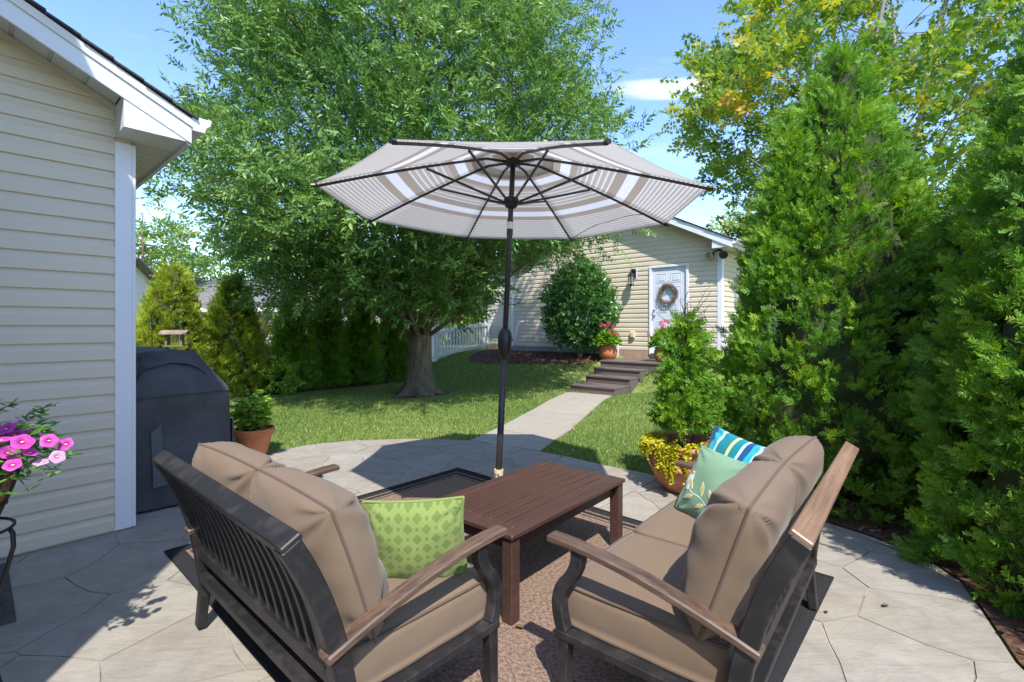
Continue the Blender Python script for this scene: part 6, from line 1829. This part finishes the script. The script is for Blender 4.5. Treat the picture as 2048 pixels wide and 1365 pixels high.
# ---- geraniums on the landing
GER_LEAF = []
def geranium(loc, z, label, seed, hgt=0.55, nfl=9, spread=1.0):
    t = thing("potted_geranium", label, "potted plant", (loc.x, loc.y, z), 0, "pink geraniums on the landing")
    MB().lathe([(0.0, 0.0), (0.13, 0.0), (0.15, 0.01), (0.205, 0.09), (0.225, 0.17), (0.215, 0.24), (0.19, 0.285), (0.205, 0.30), (0.21, 0.325), (0.195, 0.33), (0.18, 0.30), (0.0, 0.29)], 36).build("pot", "terracotta", t, smooth=True)
    MB().lathe([(0.0, 0.306), (0.18, 0.299)], 20).build("soil", "soil", t)
    rng = np.random.default_rng(seed); r = random.Random(seed)
    # round leaf
    pts = [(0.03 + 0.034 * math.cos(a) * (1 + 0.08 * math.cos(5 * a)), 0.036 * math.sin(a) * (1 + 0.08 * math.cos(5 * a)), 0.006 * math.cos(3 * a)) for a in [2 * math.pi * i / 9 for i in range(9)]]
    tv = np.array([(0.03, 0, -0.004)] + pts); tf = np.array([(0, 1 + i, 1 + (i + 1) % 9) for i in range(9)])
    n = 520; v = unit(rng.normal(0, 1, (n, 3))); v[:, 2] = np.abs(v[:, 2]) * 1.0 - 0.22
    pos = v * np.array([0.30 * spread, 0.30 * spread, hgt * 0.62]) * (1 - 0.5 * rng.random(n) ** 1.5)[:, None] + np.array([0, 0, 0.42])
    d = unit(v + rng.normal(0, .5, (n, 3)))
    fol_obj("leaves", [scatter(tv, tf, pos, frames(d, rng.normal(0, .5, n)), rng.uniform(0.8, 1.4, n), np.clip(rng.normal(.5, .25, n), 0, 1))], "leaf_bright", t)
    mb = MB()
    for i in range(10):
        a = i * 2.4; taper_tube(mb, (0.04 * math.cos(a), 0.04 * math.sin(a), 0.29), (0.2 * math.cos(a), 0.2 * math.sin(a), 0.5), 0.008, 0.004, 5, .1, 4, r)
    heads = []
    for i in range(nfl):
        a = r.uniform(0, 6.28); rr = r.uniform(0.08, 0.34); e_ = Vector((rr * math.cos(a) * spread, rr * math.sin(a) * spread, 0.42 + hgt * (0.75 - 0.5 * (rr / .34) ** 2) + r.uniform(0, .1)))
        taper_tube(mb, (rr * .3 * math.cos(a), rr * .3 * math.sin(a), 0.42), e_, 0.004, 0.003, 5, .05, 4, r); heads.append(e_)
    mb.build("stems", "leaf_bright", t)
    pv = np.array([(0, 0, 0), (0.014, -0.010, 0.002), (0.026, 0, 0.004), (0.014, 0.010, 0.002)]); pf_ = np.array([(0, 1, 2), (0, 2, 3)])
    for h in heads:
        m_ = 44; d = unit(rng.normal(0, 1, (m_, 3)) + np.array([0, 0, .3])); pos = d * 0.028 + np.array(h)
        fol_obj("flower_head", [scatter(pv, pf_, pos, frames(d + rng.normal(0, .6, d.shape), rng.random(m_) * 6), rng.uniform(.8, 1.3, m_), rng.random(m_))], "petal_red", t, None)
gpos = px2(1213, 717, 0.60); gpos.z = 0
dgl = gp(2.42, 0.75)
geranium(px2(1216, 718, 0.605), 0.601, "pink geranium in a round terracotta pot beside the round shrub", 81)
geranium(gp(0.98, 0.78), 0.601, "pink geranium in front of the white door behind young evergreen", 82, 0.62, 8)

# ---- hanging-basket petunias on an iron stand
def petunia_stand():
    p = Vector((-2.03, 1.80, 0))
    t = thing("plant_stand", "black wrought iron plant stand carrying the petunia basket", "plant stand", (p.x, p.y, 0.0))
    r = random.Random(4)
    for k in range(3):
        a = k * 2.094 + 0.35; c, s = math.cos(a), math.sin(a)
        pts = [(0.15 * c, 0.15 * s, 0.64), (0.160 * c, 0.160 * s, 0.62), (0.162 * c, 0.162 * s, 0.57), (0.13 * c, 0.14 * s, 0.45), (0.09 * c, 0.09 * s, 0.30), (0.11 * c, 0.11 * s, 0.12), (0.13 * c, 0.13 * s, 0.03), (0.145 * c, 0.145 * s, 0.008), (0.16 * c, 0.16 * s, 0.03), (0.15 * c, 0.15 * s, 0.05)]
        MB().tube(pts, 0.008, 8).build("leg", "black_iron", t, smooth=True)
    for z, rr in ((0.64, 0.15), (0.30, 0.09)):
        MB().tube([(rr * math.cos(a), rr * math.sin(a), z) for a in [2 * math.pi * i / 28 for i in range(28)]], 0.006, 6, closed=True).build("ring", "black_iron", t, smooth=True)
    b = thing("petunia_basket", "pink petunias overflowing a coconut lined iron basket", "flower basket", (p.x, p.y, 0.647))
    MB().lathe([(0.0, 0.0), (0.07, 0.003), (0.10, 0.03), (0.135, 0.12), (0.165, 0.22), (0.158, 0.222), (0.0, 0.19)], 28).build("liner", "coco_liner", b, smooth=True)
    for i in range(14):
        a = 2 * math.pi * i / 14; c, s = math.cos(a), math.sin(a)
        MB().tube([(0.04 * c, 0.04 * s, -0.002), (0.078 * c, 0.078 * s, -0.001), (0.108 * c, 0.108 * s, 0.03), (0.143 * c, 0.143 * s, 0.12), (0.174 * c, 0.174 * s, 0.225)], 0.0042, 6).build("wire", "black_iron", b, smooth=True)
    for rr, z in ((0.175, 0.226), (0.128, 0.08)):
        MB().tube([(rr * math.cos(a), rr * math.sin(a), z) for a in [2 * math.pi * i / 32 for i in range(32)]], 0.0055, 6, closed=True).build("hoop", "black_iron", b, smooth=True)
    rng = np.random.default_rng(14)
    P, D, S = [], [], []; mb = MB()
    for i in range(120):
        a = i * 2.4; L = r.uniform(0.08, 0.32); rr = r.uniform(0.02, 0.14)
        e_ = Vector(((rr + L * 0.75) * math.cos(a), (rr + L * 0.75) * math.sin(a), 0.24 + L * r.uniform(-0.35, 0.75)))
        mid = Vector((rr * math.cos(a), rr * math.sin(a), 0.27 + L * 0.45))
        pts = bez((rr * math.cos(a), rr * math.sin(a), 0.19), mid, e_, 12); mb.tube(pts, 0.002, 4)
        for q in pts[2:]:
            for _ in range(4):
                an = r.uniform(0, 6.28); P.append(q); D.append((math.cos(an), math.sin(an), r.uniform(-.3, .8))); S.append(r.uniform(.6, 1.25))
    mb.build("stems", "leaf_petunia", b)["kind"] = "stuff"
    tv, tf = tmpl_leaf(0.040, 0.014, 0.1, 0.2, 3); n = len(P)
    fol_obj("leaves", [scatter(tv, tf, np.array(P), frames(np.array(D), rng.normal(0, .6, n)), np.array(S), np.clip(rng.normal(.5, .22, n), 0, 1))], "leaf_petunia", b)
    # trumpet flowers
    def flower(pos, d, sz, mat, tint):
        vs = [(-0.018, 0, 0)]; N = 20; tt = [0.9]
        for k, (rad, x) in enumerate(((0.25, 0.0), (0.62, 0.10), (1.0, 0.02))):
            for j in range(N):
                a = 2 * math.pi * j / N; lob = 1 + (0.07 * math.cos(5 * a) if k > 0 else 0); wv_ = 0.05 * math.sin(10 * a) if k == 2 else 0
                vs.append(((x + wv_) * sz, rad * lob * sz * math.cos(a), rad * lob * sz * math.sin(a))); tt.append([0.0, 0.4, 0.75][k] + 0.15 * math.cos(5 * a))
        fs = [(0, 1 + j, 1 + (j + 1) % N) for j in range(N)]
        for k in range(2):
            for j in range(N):
                a_, b_ = 1 + k * N + j, 1 + k * N + (j + 1) % N; fs += [(a_, a_ + N, b_ + N), (a_, b_ + N, b_)]
        rot = frames(np.array([d]), np.array([r.uniform(0, 6)]))
        fl = fol_obj("flower", [scatter(np.array(vs), np.array(fs), np.array([pos]), rot, np.array([1.0]), np.array([tint]), np.array(tt) - 0.4)], mat, b, None)
        fl.data.polygons.foreach_set("use_smooth", [True] * len(fl.data.polygons))
        MB().lathe([(0.0, 0.004), (0.006, 0.002), (0.0, -0.004)], 8).build("flower_eye", "flower_eye", fl).location = Vector(pos) - Vector(d).normalized() * 0.004
    cam_d = Vector((-p.x, -p.y, 0.45)).normalized()
    for (u_, v_, dep, sz, mt) in ((18, 905, 1.74, 0.036, "petal_pink"), (12, 858, 1.80, 0.034, "petal_pink"), (45, 884, 1.68, 0.036, "petal_pink"), (30, 870, 1.86, 0.032, "petal_pink"), (98, 882, 1.80, 0.030, "petal_pink"), (131, 889, 1.84, 0.028, "petal_pink"), (115, 914, 1.76, 0.026, "petal_pale"), (38, 850, 1.92, 0.030, "petal_pale"), (2, 880, 1.66, 0.035, "petal_pink"), (-40, 870, 1.7, 0.035, "petal_pink"), (-70, 900, 1.75, 0.035, "petal_pink"), (-30, 845, 1.9, 0.033, "petal_pink"), (70, 862, 1.9, 0.026, "petal_pink"), (60, 905, 1.70, 0.026, "petal_pink"), (82, 925, 1.72, 0.024, "petal_pale"), (25, 930, 1.66, 0.028, "petal_pink")):
        x = (u_ - CX) / F_PX * dep; z = CAM_H - (v_ - CY) / F_PX * dep
        q = Vector((x - p.x, dep - p.y, z - 0.647)); d = (cam_d * 0.45 + Vector((r.uniform(-.4, .6), r.uniform(-.5, .3), r.uniform(0.3, .9)))).normalized()
        flower(tuple(q), tuple(d), sz * 0.88, mt, r.uniform(.2, .6))
petunia_stand()

# ---- door mat
def doormat():
    a = px2(15, 1130); e = px2(33, 1243)
    c = (a + e) / 2 - U * 0.26
    o = MB().box((0, 0, 0.006), (0.52, (a - e).length, 0.011)).build("door_mat", "mat_rubber", None, bevel=0.003)
    o.location = (c.x, c.y, 0.0); o.rotation_euler = (0, 0, A); tag(o, "dark grey rubber door mat on the patio by the wing wall", "door mat")
    for k in range(5):
        for s in (-1, 1): MB().box((s * (0.235 - 0.012 * 0), -0.36 + 0.18 * k, 0.0135), (0.028, 0.10, 0.004)).build("raised_motif", "mat_rubber", o)
doormat()

# ---- bird feeder on a shepherd's hook
def bird_feeder():
    b = Vector((-5.65, 8.15, 0)); gz = float(hz(b.x, b.y))
    zt = CAM_H + (CY - 612) / F_PX * b.y
    x0 = (303 - CX) / F_PX * b.y
    t = thing("shepherd_hook", "thin curved black garden hook behind the covered grill", "garden hook", (x0, b.y, gz))
    pts = [(0, 0, -0.15), (0.01, 0, 1.2)] + [(0.17 - 0.17 * math.cos(a), 0, zt - gz - 0.19 + 0.19 * math.sin(a)) for a in [math.pi * i / 12 for i in range(11)]] + [(0.345, 0, zt - gz - 0.30), (0.37, 0, zt - gz - 0.32), (0.395, 0, zt - gz - 0.29)]
    MB().tube(pts, 0.008, 7).build("rod", "black_iron", t, smooth=True)
    xf = (350 - CX) / F_PX * b.y; zf = CAM_H - (693 - CY) / F_PX * b.y
    f = thing("bird_feeder", "weathered wooden house shaped bird feeder with open sides", "bird feeder", (xf, b.y, zf)); f.rotation_euler = (0, 0, R(20))
    MB().box((0, 0, 0.010), (0.27, 0.22, 0.020)).build("tray", "feeder_wood", f)
    for s in (-1, 1): MB().box((s * 0.105, 0, 0.113), (0.022, 0.17, 0.185)).build("side_panel", "feeder_wood", f)
    for s in (-1, 1):
        MB().hexa([(-0.19, 0.0, 0.250), (0.19, 0.0, 0.250), (0.19, s * 0.16, 0.195), (-0.19, s * 0.16, 0.195), (-0.19, 0.0, 0.268), (0.19, 0.0, 0.268), (0.19, s * 0.16, 0.212), (-0.19, s * 0.16, 0.212)]).build("roof_board", "feeder_wood", f)
    MB().tube([(0, 0, 0.262), (0.0, 0, zt - gz - 0.30 + gz - zf)], 0.004, 5).build("hanger", "black_iron", f)
bird_feeder()

# ---- nursery pot with a young shrub at the bed's edge
def nursery_pot():
    p = px2(553, 790, -0.02); gz = float(hz(p.x, p.y)) + 0.02
    t = thing("nursery_pot", "small leafy plant in a black nursery pot on the mulch", "potted plant", (p.x, p.y, gz))
    MB().lathe([(0.0, 0.0), (0.13, 0.0), (0.16, 0.27), (0.172, 0.272), (0.172, 0.30), (0.155, 0.30), (0.15, 0.26), (0.0, 0.26)], 24).build("pot", "lamp_black", t, smooth=True)
    rng = np.random.default_rng(3)
    fol_obj("leaves", leaf_ball(rng, 120, (0.34, 0.30, 0.26), TW_HOLLY, 1.0, (0.12, -0.05, 0.34), 0.8, 0.7), "leaf_bright", t)
nursery_pot()

# ---- dry leaves on the paving
r = random.Random(5)
for i, (u_, v_, lab) in enumerate([(1405, 0, ""), ]): pass
lv = MB()
spots = [(1776, 1210, "curled dry leaf lying on the bare patio beside the evergreens"), (808, 947, "small dark dry leaf on the patio beyond the rug corner"), (1040, 926, "tiny dry leaf on the patio behind the coffee table"), (724, 919, "dry leaf on the patio near the lawn edge"), (1650, 1222, "bent dry leaf beside the rug's outer corner"), (1030, 1252, "crumpled dark leaf on the rug beside the table leg")]
for i, (u_, v_, lab) in enumerate(spots):
    p = px2(u_, v_, 0.002 if i != 5 else 0.013); L = 0.055 if i in (0, 5) else 0.035
    tv, tf = tmpl_leaf(L, L * 0.45, 0.7, -0.25, 4)
    o = MB().add([tuple(a) for a in tv], [tuple(f) for f in tf]).build("dry_leaf", "dry_leaf"); o.location = (p.x, p.y, (0.003 if i != 5 else 0.014)); o.rotation_euler = (0, 0, r.uniform(0, 6)); tag(o, lab, "leaf", "dry leaves on the paving")

# =================================================================== BEYOND THE FENCE
def far_house(name_label, loc, rz, w_, d_, h_, pitch, wallm, roofm, wins):
    t = thing("neighbour_house", name_label, "house", loc, rz)
    MB().box((0, 0, h_ / 2 - 0.3), (w_, d_, h_ + 0.6)).build("wall", wallm, t)
    n_ = int(h_ / 0.2)
    for k in range(n_): MB().box((0, -d_ / 2 - 0.008, 0.1 + k * 0.2), (w_, 0.016, 0.185)).build("siding_board", wallm, t)
    rh = d_ / 2 * pitch; o_ = 0.4
    for s in (-1, 1):
        MB().hexa([(-w_ / 2 - o_, s * (d_ / 2 + o_), h_ - o_ * pitch), (w_ / 2 + o_, s * (d_ / 2 + o_), h_ - o_ * pitch), (w_ / 2 + o_, 0, h_ + rh), (-w_ / 2 - o_, 0, h_ + rh), (-w_ / 2 - o_, s * (d_ / 2 + o_), h_ - o_ * pitch + .08), (w_ / 2 + o_, s * (d_ / 2 + o_), h_ - o_ * pitch + .08), (w_ / 2 + o_, 0, h_ + rh + .08), (-w_ / 2 - o_, 0, h_ + rh + .08)]).build("roof", roofm, t)
        MB().box((0, s * (d_ / 2 + o_ + 0.02), h_ - o_ * pitch - 0.03), (w_ + 2 * o_, 0.04, 0.2)).build("fascia", "white_trim", t)
        MB().add([(s * w_ / 2, -d_ / 2, h_), (s * w_ / 2, d_ / 2, h_), (s * w_ / 2, 0, h_ + rh), (s * (w_ / 2 - .1), -d_ / 2, h_), (s * (w_ / 2 - .1), d_ / 2, h_), (s * (w_ / 2 - .1), 0, h_ + rh)], [(0, 1, 2), (5, 4, 3), (0, 3, 4, 1), (1, 4, 5, 2), (2, 5, 3, 0)]).build("gable", wallm, t)
    for x, z in wins:
        f = MB().box((x, -d_ / 2 - 0.03, z), (1.1, 0.05, 1.5)).build("window", "white_trim", t)
        MB().box((x, -d_ / 2 - 0.058, z + 0.34), (0.92, 0.012, 0.62)).build("pane", "window_glass", f); MB().box((x, -d_ / 2 - 0.058, z - 0.34), (0.92, 0.012, 0.62)).build("pane", "window_glass", f)
    return t
def on_line(u_, y_): return ((u_ - CX) / F_PX * y_, y_, -0.1)
far_house("neighbouring house with grey shingle roof seen past the wing corner", ((250 - CX) / F_PX * 17.5 - 5.3, 19.5, -0.1), R(8), 7.0, 6.0, 2.75, 0.5, "siding_far", "shingle_grey", [(2.2, 1.5)])
far_house("pale neighbouring house glimpsed between the evergreens and oak", on_line(540, 29), R(-8), 9, 8, 2.5, 0.42, "siding_far", "shingle_grey", [(-2.5, 1.6), (2.2, 1.6)])
far_house("pale sided neighbouring house behind the picket fence", on_line(900, 27), R(5), 9, 8, 3.0, 0.5, "siding_far", "shingle_grey", [(-2.2, 1.6), (2.5, 1.6)])
rs_ = random.Random(44)
TW_FAR = [twig_template(rs_, 0.7, 7, 0.26, 0.15, 70, seg=2, stem=0.01) for _ in range(3)]
def far_tree(name, label, u_, y_, H, Rm, z_lo, n, seed, mat="leaf_far", tint=0.0):
    x, y, _ = on_line(u_, y_); gz = float(hz(x, y)); t = thing(name, label, "tree", (x, y, gz), 0, "trees beyond the garden")
    rng = np.random.default_rng(seed); rr = random.Random(seed)
    def shell(th, z):
        k = (z - z_lo) / (H - z_lo)
        if k < 0 or k > 1: return 0.0
        return max(0.1, Rm * math.sin(math.pi * min(1, 0.18 + 0.82 * k)) ** 0.65 * (1 + 0.16 * math.sin(3 * th + 1.2 * z + seed) + 0.1 * math.sin(5 * th - 2 * z)))
    mb = MB(); mb.tube([(0, 0, -0.1), (0.03, 0, H * .3), (0, 0.05, H * .6), (0, 0, H * .92)], [0.035 * H * .5, 0.03 * H * .5, 0.018 * H * .5, 0.02], 8)
    crown_limbs(mb, rng, Vector((0, 0, 0.5)), Vector((0, 0, H * .9)), .1, shell, 10, z_lo + .4, H * .92, 0.05, .4, 1)
    mb.build("trunk", "bark_brown", t, smooth=True)
    fol_obj("leaves", crown_twigs(rng, n, shell, z_lo, H, TW_FAR, 1.0, (0, 0, 0), 0.7, 0.15, 0.6, lambda p: tint + 0 * p[:, 0], 0.45, 90), mat, t)
far_tree("shade_tree", "light green tree standing behind the neighbouring shingle roof", 285, 27, 8.2, 2.9, 1.2, 900, 1, tint=0.15)
far_tree("shade_tree", "rounded pale tree between roof and oak crown", 345, 30, 6.6, 3.2, 0.8, 900, 2, tint=0.25)
far_tree("shade_tree", "darker green tree behind the sunlit evergreens", 440, 34, 7.5, 3.4, 1.0, 800, 3, tint=-0.05)
far_tree("shade_tree", "distant tree behind the middle of the evergreen row", 610, 36, 8.0, 4.0, 1.0, 800, 4)
far_tree("shade_tree", "tree behind the pale house at the fence's far end", 760, 38, 8.5, 4.0, 1.2, 700, 5)
far_tree("shade_tree", "yellow green tree top showing above the garage gutter", 1495, 26, 7.0, 1.9, 1.5, 700, 6, tint=0.35)
far_tree("shade_tree", "low leafy tree just behind the picket fence", 905, 21.0, 3.1, 1.5, 0.3, 500, 7, tint=0.1)
far_tree("shade_tree", "tree far behind the tall evergreens to the side", 1900, 24, 8.5, 4.0, 1.0, 700, 8, tint=0.1)
far_tree("shade_tree", "tree far behind the garage beside the maple", 1680, 30, 7.5, 3.6, 1.0, 700, 9, tint=0.0)
def yellow_shrub():
    x, y, _ = on_line(527, 12.6); gz = float(hz(x, y)); t = thing("yellow_shrub", "golden yellow shrub growing behind the fence between evergreens", "shrub", (x, y, gz))
    mb = MB(); mb.tube([(0, 0, -.05), (0, 0, 1.2)], [0.03, 0.01], 6); mb.build("stems", "bark_brown", t)
    fol_obj("leaves", leaf_ball(np.random.default_rng(4), 420, (0.40, 0.40, 0.85), TW_HOLLY, 0.9, (0, 0, 1.05), 0.5, 0.6), "leaf_yellow", t)
yellow_shrub()
